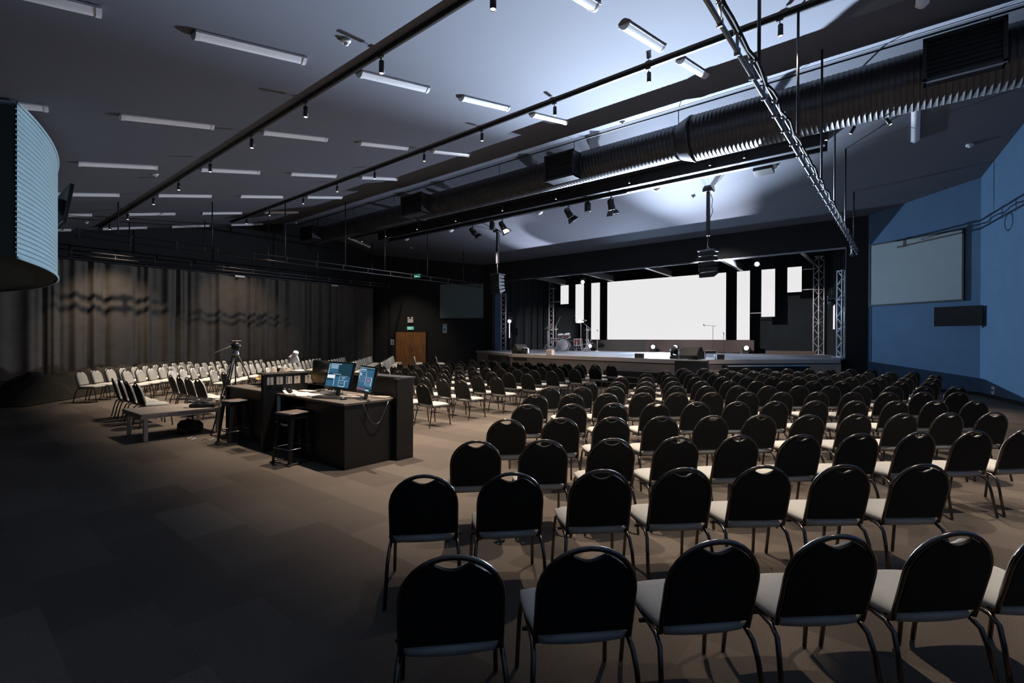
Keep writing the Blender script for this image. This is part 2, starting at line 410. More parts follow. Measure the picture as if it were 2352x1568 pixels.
for a, b in zip(front[:-1], front[1:]):
    vs = [(a[0], a[1] - .02, ZS - .14), (b[0], b[1] - .02, ZS - .14), (b[0], b[1] - .02, ZS + .004), (a[0], a[1] - .02, ZS + .004)]
    vs += [(x, y + .06, z) for x, y, z in vs]
    mb.add(vs, [(0, 1, 2, 3), (4, 7, 6, 5), (0, 4, 5, 1), (1, 5, 6, 2), (2, 6, 7, 3), (3, 7, 4, 0)])
struct(mb, 'trim_stage_edge', 'nosing')

# ------------------------------------------------------------------ curtain along the left wall
mb = MB()
NX = 1100
def cur(u, v):
    y = YB + .3 + u * (18.0 - YB - .3)
    ph = y * 8.3 + 1.4 * math.sin(y * 1.7) + .8 * math.sin(y * 4.1)
    amp = 0.085 * (1 - .35 * v)
    x = -26.12 + amp * math.sin(ph) + .03 * math.sin(ph * 2.3 + 1) + .02 * math.sin(y * .9)
    return (x, y, 0.02 + v * 4.76)
mb.grid(NX, 5, cur)
tag(mb.build('drape_curtain', 'curtain'), 'tall dark pleated curtain covering the whole left wall', 'curtain')
t = thing('curtain_track', (0, 0, 0), label='thin black track with runners holding the tall curtain on the left wall', cat='curtain track')
MB().box(-26.15, -26.08, YB, 18.05, 4.80, 4.86).build('rail', 'black_metal', t)
for y in range(8):
    MB().box(-26.45, -26.1, YB + 1.5 + y * 3.1, YB + 1.55 + y * 3.1, 4.85, 4.9).build('bracket', 'black_metal', t)
tag(MB().box(-25.98, -25.96, 9.9, 10.35, 4.72, 4.80).build('white_label', 'white_plastic'), 'small white tag on the curtain top, above the left end chairs', 'tag')
tag(MB().box(-25.98, -25.96, 15.1, 15.5, 4.72, 4.80).build('white_label', 'white_plastic'), 'small white tag on the curtain top, nearer the double door', 'tag')

# ------------------------------------------------------------------ double door in the angled left wall
dl = Vector((-2.826, -1.65, 0)).normalized()                 # along the wall, leftwards
nl = Vector((1.65, -2.826, 0)).normalized()                  # out of the wall, into the hall
def wl(s, off, z): p = Vector((-20.25, 21.96, 0)) + dl * s + nl * off; return Vector((p.x, p.y, z))
WLM = Matrix(((dl.x, nl.x, 0, -20.25), (dl.y, nl.y, 0, 21.96), (0, 0, 1, 0), (0, 0, 0, 1)))   # x along, y out, z up
s0, s1 = 3.72, 5.68
d = thing('door_1', M=WLM @ TR((s0 + s1) / 2, 0, 0)); d['kind'] = 'structure'
hw = (s1 - s0) / 2
MB().box(-hw, -.006, .005, .055, .01, 2.11).build('door_leaf', 'wood', d)
MB().box(.006, hw, .005, .055, .01, 2.11).build('door_leaf', 'wood', d)
mb = MB(); mb.box(-hw - .06, -hw, 0, .07, 0, 2.17); mb.box(hw, hw + .06, 0, .07, 0, 2.17); mb.box(-hw - .06, hw + .06, 0, .07, 2.11, 2.17)
mb.build('door_frame', 'black_wood', d)
for sgn in (-1, 1):
    pts = [(sgn * (.10 - .055 * math.sin(PI * i / 10)) * -1 * -1, .06 + .05 * math.sin(PI * i / 10), .86 + .56 * i / 10) for i in range(11)]
    pts = [(sgn * (.045 + .075 * math.sin(PI * i / 10)), .06 + .045 * math.sin(PI * i / 10), .86 + .56 * i / 10) for i in range(11)]
    MB().tube(pts, .016, 8).build('door_handle', 'steel', d)
# emergency light, exit signs, notice, poster, projection screen
t = thing('emergency_light', M=WLM @ TR(4.72, .0, 2.68), label='white twin-head emergency light above the wooden double door', cat='emergency light')
MB().cbox(-.19, .19, 0, .09, 0, .24, .012).build('battery_box', 'white_plastic', t)
for sx in (-.12, .12):
    MB().lathe([(.0, -.05), (.06, -.04), (.07, .04), (.055, .05), (0, .05)], 14, TR(sx, .07, .30) @ RX(-PI / 2)).build('lamp_head', 'lamp_diffuser', t)
def exit_sign(M, label, hang=False, sc=1.0):
    t = thing('exit_sign', M=M @ Matrix.Diagonal((sc, sc, sc, 1)), label=label, cat='exit sign')
    MB().cbox(-.25, .25, 0, .05, 0, .24, .008).build('housing', 'black_metal', t)
    f = MB().box(-.235, .235, .05, .054, .015, .225).build('sign_face', 'exit_green', t)
    p = MB()
    p.lathe([(0, 0), (.02, 0), (.02, .003), (0, .003)], 12, TR(.035, .055, .185) @ RX(-PI / 2), False)
    yy0, yy1 = .055, .058
    def limb(a, b, wd):
        a = Vector((a[0], 0, a[1])); b = Vector((b[0], 0, b[1])); dd = (b - a).normalized(); nn = Vector((-dd.z, 0, dd.x)) * wd / 2
        q = [a - nn, b - nn, b + nn, a + nn]
        p.add([(v.x, yy0, v.z) for v in q] + [(v.x, yy1, v.z) for v in q], [(0, 1, 2, 3), (7, 6, 5, 4), (0, 4, 5, 1), (1, 5, 6, 2), (2, 6, 7, 3), (3, 7, 4, 0)])
    limb((.03, .165), (.05, .10), .035); limb((.03, .155), (-.01, .13), .015); limb((.035, .155), (.085, .145), .015)
    limb((.05, .10), (.01, .075), .018); limb((.01, .075), (-.01, .035), .016); limb((.05, .10), (.085, .07), .018); limb((.085, .07), (.085, .03), .016)
    p.build('running_figure', 'exit_white', t)
    p = MB()
    for x0, x1 in ((-.15, -.05), (.12, .20)):
        p = MB()
        p.box(x0, x0 + .012, yy0, yy1, .03, .21); p.box(x1 - .012, x1, yy0, yy1, .03, .21); p.box(x0, x1, yy0, yy1, .198, .21)
        p.build('door_symbol', 'exit_white', t)
    if hang:
        MB().tube([(0, .02, .24), (0, .02, hang)], .008, 6).build('hanger', 'black_metal', t)
        MB().box(-.26, .26, -.01, .06, .24, .26).build('top_plate', 'exit_green', t)
exit_sign(WLM @ TR(4.72, 0, 2.22), 'small green and white exit sign directly over the wooden double door')
exit_sign(Matrix(((dl.x, nl.x, 0, -21.3), (dl.y, nl.y, 0, 17.6), (0, 0, 1, 5.08), (0, 0, 0, 1))), 'hanging green and white exit sign beside the left rig, high up', hang=2.6, sc=.8)
t = thing('wall_notice', M=WLM @ TR(5.95, 0, 1.28), label='white notice sheet with blue text left of the double door', cat='notice')
MB().box(-.11, .11, 0, .012, 0, .34).build('sheet', 'paper', t)
mb = MB()
for i in range(6): mb.box(-.085, .085 - .02 * (i % 3), .012, .014, .04 + i * .045, .07 + i * .045)
mb.build('printed_lines', 'poster_ink', t)
t = thing('wall_poster', M=WLM @ TR(2.5, 0, 2.05), label='tall pale blue poster on the dark wall below the left screen', cat='poster')
MB().box(-.13, .13, 0, .012, 0, .55).build('sheet', 'poster_blue', t)
MB().box(-.09, .09, .012, .014, .42, .50).build('printed_heading', 'poster_ink', t)
MB().box(-.05, .09, .012, .014, .10, .30).build('printed_picture', 'poster_ink', t)
def proj_screen(M, w_, h_, m, label):
    t = thing('projection_screen', M=M, label=label, cat='projection screen')
    MB().box(0, w_, .03, .05, 0, h_).build('screen_cloth', m, t)
    mb = MB(); b = .05
    mb.box(-b, 0, 0, .07, -b, h_ + b); mb.box(w_, w_ + b, 0, .07, -b, h_ + b); mb.box(0, w_, 0, .07, -b, 0); mb.box(0, w_, 0, .07, h_, h_ + b)
    mb.build('screen_border', 'black_wood', t)
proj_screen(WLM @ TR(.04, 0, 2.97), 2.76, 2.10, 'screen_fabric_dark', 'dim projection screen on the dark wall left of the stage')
dr = Vector((2.826, -1.65, 0)).normalized(); nr = Vector((-1.65, -2.826, 0)).normalized()
WRM = Matrix(((dr.x, nr.x, 0, -1.17), (dr.y, nr.y, 0, 21.96), (0, 0, 1, 0), (0, 0, 0, 1)))
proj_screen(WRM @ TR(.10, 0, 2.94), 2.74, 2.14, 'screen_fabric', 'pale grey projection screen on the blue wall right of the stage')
t = thing('wall_television', M=WRM @ TR(2.94, .42, 2.10), label='black television on the blue wall, below the right projection screen', cat='television')
Mt = RZ(R_(-9))
MB().cbox(-.58, .58, 0, .06, 0, .60, .008, Mt).build('screen_panel', 'tv', t)
MB().box(-.1, .1, -.40, 0, .2, .4, Mt).build('wall_bracket', 'black_metal', t)
t = thing('power_outlet', M=Matrix.Translation((*[w2pt(19.33)[0] - .004], 19.33, .19)) @ RZ(math.atan2(-.978, .21) + PI / 2), label='white power outlet low on the blue right wall', cat='power outlet')
MB().cbox(-.03, -.0, -.08, .08, -.06, .16, .004).build('face_plate', 'white_plastic', t)
MB().box(-.034, -.03, -.05, .05, .02, .08).build('socket_slots', 'ink', t)

# ================================================================== CEILING FITTINGS
# batten lights in a grid on the near slope, a few on the far slope
def batten_mesh():
    t = thing('batten_light')
    L = .775
    prof = [(-.095, 0), (-.095, -.03)] + [(-.09 + .18 * i / 10, -.03 - .055 * math.sin(PI * i / 10)) for i in range(11)] + [(.095, -.03), (.095, 0)]
    mb = MB(); n = len(prof)
    vs = [(x, -L + .02, z) for x, z in prof] + [(x, L - .02, z) for x, z in prof]
    mb.add(vs, [tuple(range(n)), tuple(range(2 * n - 1, n - 1, -1))] + [(i, n + i, n + (i + 1) % n, (i + 1) % n) for i in range(n)])
    mb.build('diffuser', 'lamp_diffuser', t)
    for s in (-1, 1):
        c = MB(); pr = [(x * 1.07, z * 1.07 - .001) for x, z in prof]
        ys = sorted((s * (L - .055), s * L))
        vs = [(x, ys[0], z) for x, z in pr] + [(x, ys[1], z) for x, z in pr]
        c.add(vs, [tuple(range(n)), tuple(range(2 * n - 1, n - 1, -1))] + [(i, n + i, n + (i + 1) % n, (i + 1) % n) for i in range(n)])
        c.build('end_cap', 'white_plastic', t)
    return t
SLA = math.atan(TRK)
batten = batten_mesh(); used = False
RN = ['nearest row', 'second row', 'third row', 'fourth row', 'row next to the ridge beam']
def put_batten(x, y, label, rz=0):
    global used
    o = batten if not used else copy_tree(batten); used = True
    s = SLA if y < 13.37 else -SLA
    o.matrix_world = TR(x, y, ceil_z(y) - .004) @ RX(s) @ RZ(rz)
    tag(o, label, 'ceiling light', 'white batten lights on the sloping ceiling')
for j, y in enumerate([.56, 3.03, 5.53, 7.98, 10.47]):
    for i in range(7):
        x = -3.6 - 3.74 * i
        if (j == 0 and i not in (1, 2)) or (j == 1 and i == 0): continue
        put_batten(x, y, 'white batten light, %s from the left in the %s' % (ORD[6 - i], RN[j]))
put_batten(.1, 16.7, 'single white batten light by the right wall, behind the big duct')
put_batten(.15, 10.55, 'white batten light cut by the top picture edge, far right')
put_batten(-25.33, 16.5, 'white batten light alone on the far slope above the left doors')

# smoke detectors and small round ceiling fittings
def detector(x, y, label, r=.075):
    s = SLA if y < 13.37 else -SLA
    t = thing('smoke_detector', M=TR(x, y, ceil_z(y)) @ RX(s), label=label, cat='smoke detector', group='round white smoke detectors on the ceiling')
    MB().lathe([(0, 0), (r, 0), (r, -.03), (r * .75, -.045), (0, -.045)], 18).build('base_ring', 'white_plastic', t)
    MB().lathe([(0, -.045), (r * .5, -.045), (r * .42, -.075), (0, -.08)], 14).build('sensor_cap', 'white_plastic', t)
detector(-6.46, 3.97, 'round white smoke detector beside the nearest track, close to the picture top')
detector(-15.68, 3.98, 'round white smoke detector under the left batten lights, mid ceiling')
detector(-24.2, 3.97, 'round white smoke detector far left, just above the dark curtain wall')
detector(-6.52, 13.0, 'round smoke detector on the ridge line above the big duct')
detector(1.26, 18.26, 'round white smoke detector on the dark right ceiling near the blue wall', .09)
detector(-6.28, 18.32, 'round white smoke detector on the bright ceiling left of the right pole')
detector(-22.64, 18.24, 'tiny round smoke detector far left beyond the lighting beam')
detector(-26.0, 13.0, 'tiny white smoke detector at the far left end of the ridge', .06)
def dome(x, y, label):
    t = thing('ceiling_speaker', M=TR(x, y, ceil_z(y)) @ RX(-SLA), label=label, cat='ceiling speaker', group='white dome fittings behind the lighting beam')
    MB().lathe([(0, 0), (.15, 0), (.15, -.02), (.13, -.07), (.08, -.12), (0, -.14)], 20).build('dome_cover', 'lamp_diffuser', t)
    MB().lathe([(.15, 0), (.17, 0), (.17, -.02), (.15, -.02)], 20).build('mounting_ring', 'white_plastic', t)
dome(-7.24, 17.21, 'white dome under the beam, right of the paired stage lamps')
dome(-18.2, 17.19, 'white dome under the beam, left of all stage lamps')
dome(-21.73, 17.15, 'white dome under the beam at its far left end')
dome(-12.6, 17.2, 'white dome under the beam between the two pairs of stage lamps')
t = thing('ceiling_projector', M=TR(-3.66, 17.27, ceil_z(17.27)) @ RX(-SLA), label='flat black and white projector on the far ceiling, right of centre', cat='projector')
MB().cbox(-.28, .28, -.2, .2, -.2, -.08, .01).build('case', 'black_metal', t)
MB().box(.10, .36, -.12, .12, -.08, -.0).build('mount', 'white_plastic', t)

# ------------------------------------------------------------------ lighting tracks and their spotlights
def track(y, x0, x1, label, d=.07, wd=.05):
    z = ceil_z(y) - .012
    t = thing('lighting_track', (0, y, z), label=label, cat='lighting track')
    mb = MB(); mb.box(x0, x1, -wd / 2, wd / 2, -d, 0); mb.box(x0, x1, -wd / 2 + .012, wd / 2 - .012, -d - .003, -d)
    mb.build('track_body', 'black_metal', t)
    n = int((x1 - x0) / 3.2)
    for i in range(n + 1):
        x = x0 + .2 + (x1 - x0 - .4) * i / n
        MB().box(x - .02, x + .02, -.02, .02, -.01, .02).build('ceiling_clip', 'black_metal', t)
    return z - d
ZT1 = track(4.6, -25.6, 3.0, 'black lighting track across the near ceiling slope, closest to the camera')
ZT2 = track(9.35, -25.0, 2.2, 'black lighting track across the ceiling, second from the camera')
ZT3 = track(15.88, -25.2, -.3, 'black lighting track in front of the steel lighting beam')
def make_spot():
    t = thing('track_spotlight')
    MB().box(-.05, .05, -.018, .018, -.03, 0).build('adapter', 'black_metal', t)
    MB().tube([(0, 0, -.03), (.012, 0, -.10)], .009, 6).build('stem', 'black_metal', t)
    MB().lathe([(.0, -.09), (.036, -.09), (.042, -.10), (.042, -.29), (.036, -.29), (.034, -.275), (0, -.275)], 16, TR(.015, 0, 0)).build('housing', 'black_metal', t)
    MB().lathe([(0, -.278), (.033, -.278), (.030, -.286), (0, -.288)], 14, TR(.015, 0, 0)).build('lens', 'warm_lens', t)
    return t
sp = make_spot(); first = True
TN = ['near', 'middle', 'far']
for ti, (xs, y, z) in enumerate(((T1_X, 4.6, ZT1), (T2_X, 9.35, ZT2), (T3_X, 15.88, ZT3))):
    for i, x in enumerate(sorted(xs)):
        o = sp if first else copy_tree(sp); first = False
        o.location = (x, y, z)
        n = len(xs)
        tag(o, 'small black track spotlight, %s from the left on the %s track' % (ORD[i], TN[ti]), 'spotlight', 'track spotlights on the %s track' % TN[ti])
        tilt = 0
        if ti == 2 and x > -2: tilt = (-.5, .5, .05)[T3_X.index(x)] if x in T3_X else 0
        if tilt: o.rotation_euler = (0, tilt, 0)
        if ti == 0: en, tg, cone = 1650, (x * 1.0 + .2, y + .5, 0), 72
        elif ti == 1: en, tg, cone = 1700, (x + .1, y - .6, 0), 64
        else: en, tg, cone = 1300, (x, y - 1.4, 0), 56
        if x < -17: en *= .8
        if ti == 0 and x > -3: en *= .5
        if ti == 2 and -15 < x < -7: tg = (x, 16.5, .4); cone = 66
        if ti == 2 and x < -21: tg = (-23.9, 19.2, .9); en = 420
        if ti == 0 and x < -23: en, tg = 480, (-26.1, 5.2, 1.5)
        if ti == 1 and x < -23: en, tg = 420, (-26.1, 10.2, 1.5)
        spot('track_lamp', (x + .015, y, z - .31), tg, en, cone, .9, WARM, .03)

# ------------------------------------------------------------------ ventilation duct under the ridge
t = thing('air_duct', (0, 13.37, 7.13), label='huge dark round air duct hanging under the roof ridge', cat='air duct')
AX = Matrix(((0, 0, 1, 0), (0, 1, 0, 0), (-1, 0, 0, 0), (0, 0, 0, 1)))     # lathe axis z -> world x
def rib_prof(x0, x1, r, step, h):
    pr = []; n = int((x1 - x0) / step)
    for i in range(n):
        x = x0 + i * step
        pr += [(r, x), (r, x + step - .028), (r + h, x + step - .020), (r + h, x + step - .008), (r, x + step - .001)]
    pr.append((r, x1)); return pr
MB().lathe(rib_prof(-4.55, 3.3, .59, .10, .010), 40, AX).build('wide_section', 'duct', t)
MB().lathe([(.47, -4.95), (.50, -4.90), (.60, -4.62), (.615, -4.60), (.615, -4.55), (.59, -4.55)], 40, AX).build('reducer', 'duct', t)
MB().lathe(rib_prof(-15.9, -4.95, .465, .11, .008), 36, AX).build('middle_section', 'duct', t)
MB().lathe([(.385, -16.3), (.465, -15.95), (.475, -15.93), (.475, -15.88), (.46, -15.88)], 36, AX).build('reducer', 'duct', t)
MB().lathe(rib_prof(-24.9, -16.3, .385, .15, .008) + [(0, -16.3)], 32, AX).build('narrow_section', 'duct', t)
MB().lathe([(0, -24.92), (.385, -24.92), (.385, -24.88)], 32, AX).build('end_cap', 'duct', t)
for x in (-21.0, -17.8, -14.6, -11.6, -8.4, -5.0, -2.1, 1.2):
    r = .6 if x > -4.6 else (.47 if x > -16 else .385)
    MB().tube([(x, 0, r * .98), (x, 0, .90)], .012, 6).build('hanger', 'black_metal', t)
def vent(x0, x1, z0, z1, label, r):
    v = thing('air_vent', ((x0 + x1) / 2, 13.37, 0), label=label, cat='air vent', group='square air outlets on the big duct')
    hx = (x1 - x0) / 2; y0 = -.80; y1 = -r * .72
    mb = MB(); c = .03
    mb.box(-hx, hx, y0 + .04, y1, z1 - c, z1); mb.box(-hx, hx, y0 + .04, y1, z0, z0 + c)
    mb.box(-hx, -hx + c, y0 + .04, y1, z0, z1); mb.box(hx - c, hx, y0 + .04, y1, z0, z1)
    mb.build('collar', 'duct', v)
    mb = MB()
    mb.box(-hx - .02, hx + .02, y0, y0 + .04, z1 - .04, z1 + .02); mb.box(-hx - .02, hx + .02, y0, y0 + .04, z0 - .02, z0 + .04)
    mb.box(-hx - .02, -hx + .04, y0, y0 + .04, z0, z1); mb.box(hx - .04, hx + .02, y0, y0 + .04, z0, z1)
    mb.build('flange', 'duct', v)
    mb = MB()
    for k in range(9):
        z = z0 + .05 + (z1 - z0 - .1) * k / 8
        mb.box(-hx + .03, hx - .03, y0 + .01, y0 + .05, z - .006, z + .006, )
    mb.build('slats', 'black_metal', v)
    MB().box(-hx + .03, hx - .03, y0 + .08, y0 + .1, z0 + .03, z1 - .03).build('back_plate', 'black_metal', v)
vent(-9.0, -7.95, 6.66, 7.44, 'square air outlet on the duct, above the right pair of stage lamps', .47)
vent(-16.3, -15.0, 6.70, 7.48, 'square air outlet on the duct, above the left pair of stage lamps', .47)
vent(-24.7, -23.5, 6.74, 7.42, 'square air outlet at the far left end of the duct', .385)
vent(.2, 1.35, 6.76, 7.58, 'wide dark air outlet on the duct near the right picture edge', .59)

# ------------------------------------------------------------------ steel lighting beam on the far slope, with rods
t = thing('lighting_beam', (0, 0, 0), label='long double steel beam across the ceiling behind the duct', cat='steel beam')
X0, X1 = -22.8, -1.85
MB().box(X0, X1, 16.04, 16.08, 7.12, 7.50).build('web', 'black_wood', t)
MB().box(X0, X1, 15.98, 16.14, 7.10, 7.122).build('lower_flange', 'gun_metal', t)
MB().box(X0 + .3, X1, 16.52, 16.56, 7.08, 7.40).build('rear_web', 'black_wood', t)
MB().box(X0 + .3, X1, 16.45, 16.62, 7.06, 7.082).build('rear_flange', 'gun_metal', t)
mb = MB()
for i in range(9): x = X0 + .4 + (X1 - X0 - .6) * i / 8; mb.box(x - .04, x + .04, 16.08, 16.52, 7.2, 7.26)
mb.build('spacers', 'black_metal', t)
for i, x in enumerate((-20.5, -16.7, -12.9, -9.1, -5.3)):
    MB().box(x - .03, x + .03, 15.99, 16.05, 7.44, 7.56).build('hanger_lug', 'black_metal', t)
def pipe_bar(x0, x1, z, label):
    t = thing('lamp_bar', ((x0 + x1) / 2, 16.3, z), label=label, cat='pipe')
    h = (x1 - x0) / 2
    MB().tube([(-h, 0, 0), (h, 0, 0)], .024, 8).build('pipe', 'gun_metal', t)
    for s in (-.8, .8):
        MB().tube([(h * s, 0, 0), (h * s, .05, .0), (h * s, .22, 7.1 - z)], .014, 6).build('clamp', 'gun_metal', t)
pipe_bar(-16.1, -13.4, 6.98, 'short pipe under the beam carrying the left pair of stage lamps')
pipe_bar(-10.9, -8.0, 7.0, 'short pipe under the beam carrying the right pair of stage lamps')
def fresnel(x, label, yaw, tilt, z=6.98):
    t = thing('stage_lamp', M=TR(x, 16.3, z) @ RZ(yaw), label=label, cat='stage lamp', group='stage lamps with barn doors')
    MB().tube([(0, 0, .03), (0, 0, -.07)], .03, 8).build('hook_clamp', 'gun_metal', t)
    MB().tube([(-.15, 0, -.28), (-.15, 0, -.09), (-.10, 0, -.07), (.10, 0, -.07), (.15, 0, -.09), (.15, 0, -.28)], .011, 6).build('yoke', 'black_metal', t)
    H = TR(0, 0, -.30) @ RX(tilt)         # barrel axis along -z after tilt
    MB().lathe([(0, .2), (.07, .2), (.11, .16), (.125, .08), (.125, -.06), (.135, -.07), (.135, -.2), (.115, -.21), (.11, -.17), (0, -.17)], 18, H).build('barrel', 'black_metal', t)
    mb = MB()
    for k in range(5): mb.box(-.13, .13, -.05, .05, .06 + k * .028, .07 + k * .028, H)
    mb.build('cooling_fins', 'gun_metal', t)
    MB().lathe([(0, -.175), (.10, -.175), (.09, -.19), (0, -.2)], 16, H).build('front_lens', 'dim_lens', t)
    for a in range(4):
        if a == 2: continue
        F = H @ RZ(a * PI / 2) @ TR(0, .12, -.21) @ RX(R_(28))
        MB().add([(-.11, 0, 0), (.11, 0, 0), (.15, 0, -.2), (-.15, 0, -.2), (-.11, .006, 0), (.11, .006, 0), (.15, .006, -.2), (-.15, .006, -.2)],
                 [(0, 1, 2, 3), (7, 6, 5, 4), (0, 4, 5, 1), (1, 5, 6, 2), (2, 6, 7, 3), (3, 7, 4, 0)], F).build('barn_door', 'black_metal', t)
    return t
fresnel(-15.75, 'stage lamp with barn doors, leftmost of the left pair', R_(-40), R_(38))
fresnel(-13.95, 'stage lamp with barn doors, right one of the left pair', R_(-40), R_(30))
fresnel(-10.5, 'stage lamp with barn doors, left one of the right pair', R_(-40), R_(34))
fresnel(-8.62, 'stage lamp with barn doors, rightmost of all on the beam', R_(-25), R_(14))
def par(x, label):
    t = thing('stage_lamp', M=TR(x, 16.3, 6.99) @ RZ(R_(-40)), label=label, cat='stage lamp', group='round black wash lamps on the beam')
    MB().tube([(-.12, 0, -.2), (-.12, 0, -.04), (.12, 0, -.04), (.12, 0, -.2)], .011, 6).build('yoke', 'black_metal', t)
    MB().lathe([(0, .02), (.10, .0), (.125, -.05), (.125, -.34), (.11, -.36), (0, -.33)], 18, TR(0, 0, -.05)).build('barrel', 'black_metal', t)
    MB().tube([(0, 0, -.04), (0, 0, .05)], .02, 6).build('clamp', 'gun_metal', t)
par(-14.55, 'round black wash lamp between the left pair of barn-door lamps')
par(-9.62, 'round black wash lamp between the right pair of barn-door lamps')

# ------------------------------------------------------------------ suspended lighting rigs (double pipes on rods)
def rig(x, y0, y1, z, rods, label, gap=.21):
    t = thing('lighting_rig', (x, 0, z), label=label, cat='lighting rig')
    MB().tube([(0, y0, 0), (0, y1, 0)], .026, 8).build('lower_pipe', 'gun_metal' if x > -5 else 'black_metal', t)
    MB().tube([(0, y0, gap), (0, y1, gap)], .026, 8).build('upper_pipe', 'black_metal', t)
    n = int((y1 - y0) / (.62 if x > -5 else 1.25)); up = None
    for i in range(n + 1):
        y = y0 + .1 + (y1 - y0 - .2) * i / n
        if up is None:
            mb = MB(); mb.box(-.012, .012, -.02, .02, -.02, gap + .02); mb.cbox(-.035, .035, -.035, .035, gap - .035, gap + .04, .008); mb.cbox(-.033, .033, -.02, .02, -.045, .035, .008)
            up = mb.build('upright', 'gun_metal' if x > -5 else 'black_metal', t); up.location = (0, y, 0)
        else:
            u_ = up.copy(); COL.objects.link(u_); u_.parent = t; u_.location = (0, y, 0)
    if x > -5:
        mb = MB()
        pts = []
        nn = int((y1 - y0) / .3)
        for i in range(nn): pts.append((.07 + .012 * math.sin(i * 1.7), y0 + (y1 - y0) * i / nn, gap * .5 + .035 * math.sin(i * 2.1)))
        mb.tube(pts, .018, 6); mb.build('cable', 'rubber', t)
    for y in rods:
        MB().tube([(0, y, gap), (0, y, ceil_z(y) - z - .0)], .022, 6).build('hanging_rod', 'black_metal', t)
    return t
rig(-1.47, -2.0, 21.5, 4.78, [1.1, 3.9, 6.64, 9.35, 12.2, 14.55, 17.2, 19.95], 'long black double-pipe lighting rig on rods, right side of the ceiling')
rig(-19.9, 3.0, 21.3, 4.78, [4.05, 6.8, 9.5, 12.25, 14.4, 17.1, 19.8], 'long double-pipe lighting rig on rods, left of the stage')
rig(-24.6, 3.5, 18.2, 4.80, [5.37, 8.1, 10.9, 13.5, 16.9], 'double-pipe lighting rig hanging close to the tall left curtain', .16)
t = thing('coiled_cable', (-1.47, 19.2, 4.80), label='small coil of cable hanging from the right lighting rig', cat='cable')
MB().tube([(.03 * math.sin(i), .20 * math.sin(i * PI / 10), -.20 + .20 * math.cos(i * PI / 10)) for i in range(20)], .014, 6, closed=True).build('coil', 'gun_metal', t)
MB().tube([(.02 + .03 * math.sin(i * 2), .17 * math.sin(i * PI / 10), -.22 + .19 * math.cos(i * PI / 10)) for i in range(20)], .012, 6, closed=True).build('coil', 'gun_metal', t)

# ------------------------------------------------------------------ hanging loudspeaker arrays on poles
def speaker_array(x, y, yaw, label, plabel):
    zc = ceil_z(y)
    p = thing('ceiling_pole', (x, y, 0), label=plabel, cat='pole')
    MB().box(-.055, .055, -.055, .055, 5.42, zc - .02).build('square_pole', 'black_metal', p)
    MB().tube([(0, 0, 5.42), (0, 0, 5.02)], .02, 6).build('lifting_rod', 'black_metal', p)
    MB().box(-.16, .16, -.16, .16, zc - .07, zc + .02).build('ceiling_plate', 'black_metal', p)
    MB().tube([(.09, 0, zc - .15), (.14, .02, zc - .35), (.12, 0, zc - .6), (.15, .02, zc - .8), (.07, 0, zc - 1.0)], .012, 6).build('cable', 'black_metal', p)
    t = thing('speaker_array', M=TR(x, y, 4.98) @ RZ(yaw), label=label, cat='loudspeaker')
    MB().tube([(-.08, 0, -.06), (0, 0, .03), (.08, 0, -.06)], .014, 6).build('shackle', 'steel', t)
    MB().cbox(-.30, .30, -.26, .28, -.13, -.09, .01).build('flying_frame', 'gun_metal', t)
    M = TR(0, 0, -.14); ang = 0
    for k in range(5):
        a = R_((0, 2, 3, 5, 8)[k])
        M = M @ RX(a)
        hh = .17
        # wedge cabinet: tall at the front (-y), short at the back (+y)
        poly = [(-.24, 0), (.22, -.035), (.22, -hh + .035), (-.24, -hh)]
        vs = [(-.27, yy, zz) for yy, zz in poly] + [(.27, yy, zz) for yy, zz in poly]
        c = MB().add(vs, [(3, 2, 1, 0), (4, 5, 6, 7), (0, 1, 5, 4), (1, 2, 6, 5), (2, 3, 7, 6), (3, 0, 4, 7)], M).build('speaker_cabinet', 'speaker_side', t, bevel=.006)
        MB().cbox(-.26, .26, -.252, -.24, -hh + .012, -.012, .004, M).build('grille', 'grille', c)
        M = M @ TR(0, 0, -hh - .006)
speaker_array(-15.87, 18.18, R_(4), 'black hanging loudspeaker array left of the stage, curved like a banana', 'black square ceiling pole holding the left loudspeaker array')
speaker_array(-5.66, 18.09, R_(-4), 'black hanging loudspeaker array in front of the main white screen', 'black square ceiling pole holding the right loudspeaker array')

# ------------------------------------------------------------------ raised booth with curved cladding at the left
t = thing('control_booth', (0, 0, 0), label='raised booth with curved pale corrugated front, hanging at the left edge', cat='control booth')
cxb, Rb = -15.5, 11.29
cyb = .92 - math.sqrt(Rb * Rb - 4.6 * 4.6)
A0 = math.asin(4.6 / Rb)
def bp(a, dr=0): return (cxb + (Rb + dr) * math.sin(a), cyb + (Rb + dr) * math.cos(a))
ZB0, ZB1 = 2.89, 5.33
poly = [bp(A0 - 2 * A0 * i / 36) for i in range(37)] + [(-20.1, YB + .05), (-10.9, YB + .05)]
mb = MB()
n = len(poly)
def ztop(x, y): return min(5.28, ceil_z(y) - .02)
vs = [(x, y, ZB0) for x, y in poly] + [(x, y, ztop(x, y)) for x, y in poly]
mb.add(vs, [tuple(range(n - 1, -1, -1)), tuple(range(n, 2 * n))] + [(i, (i + 1) % n, n + (i + 1) % n, n + i) for i in range(n)])
mb.build('booth_shell', 'booth', t)
mb = MB(); gp = MB(); NB = 30; step = (ZB1 - .02 - ZB0) / NB
for k in range(NB):
    z0 = ZB0 + k * step + .008; z1 = z0 + step - .012
    vs = []; F = []; m = 37
    for i in range(m):
        a = A0 - 2 * A0 * i / (m - 1)
        for (dr_, z) in ((.01, z0), (.035, z0 + .006), (.035, z1 - .006), (.01, z1)): x, y = bp(a, dr_); vs.append((x, y, z))
    for i in range(m - 1):
        for q in range(3): F.append((i * 4 + q, i * 4 + 4 + q, i * 4 + 5 + q, i * 4 + 1 + q))
    mb.add(vs, F)
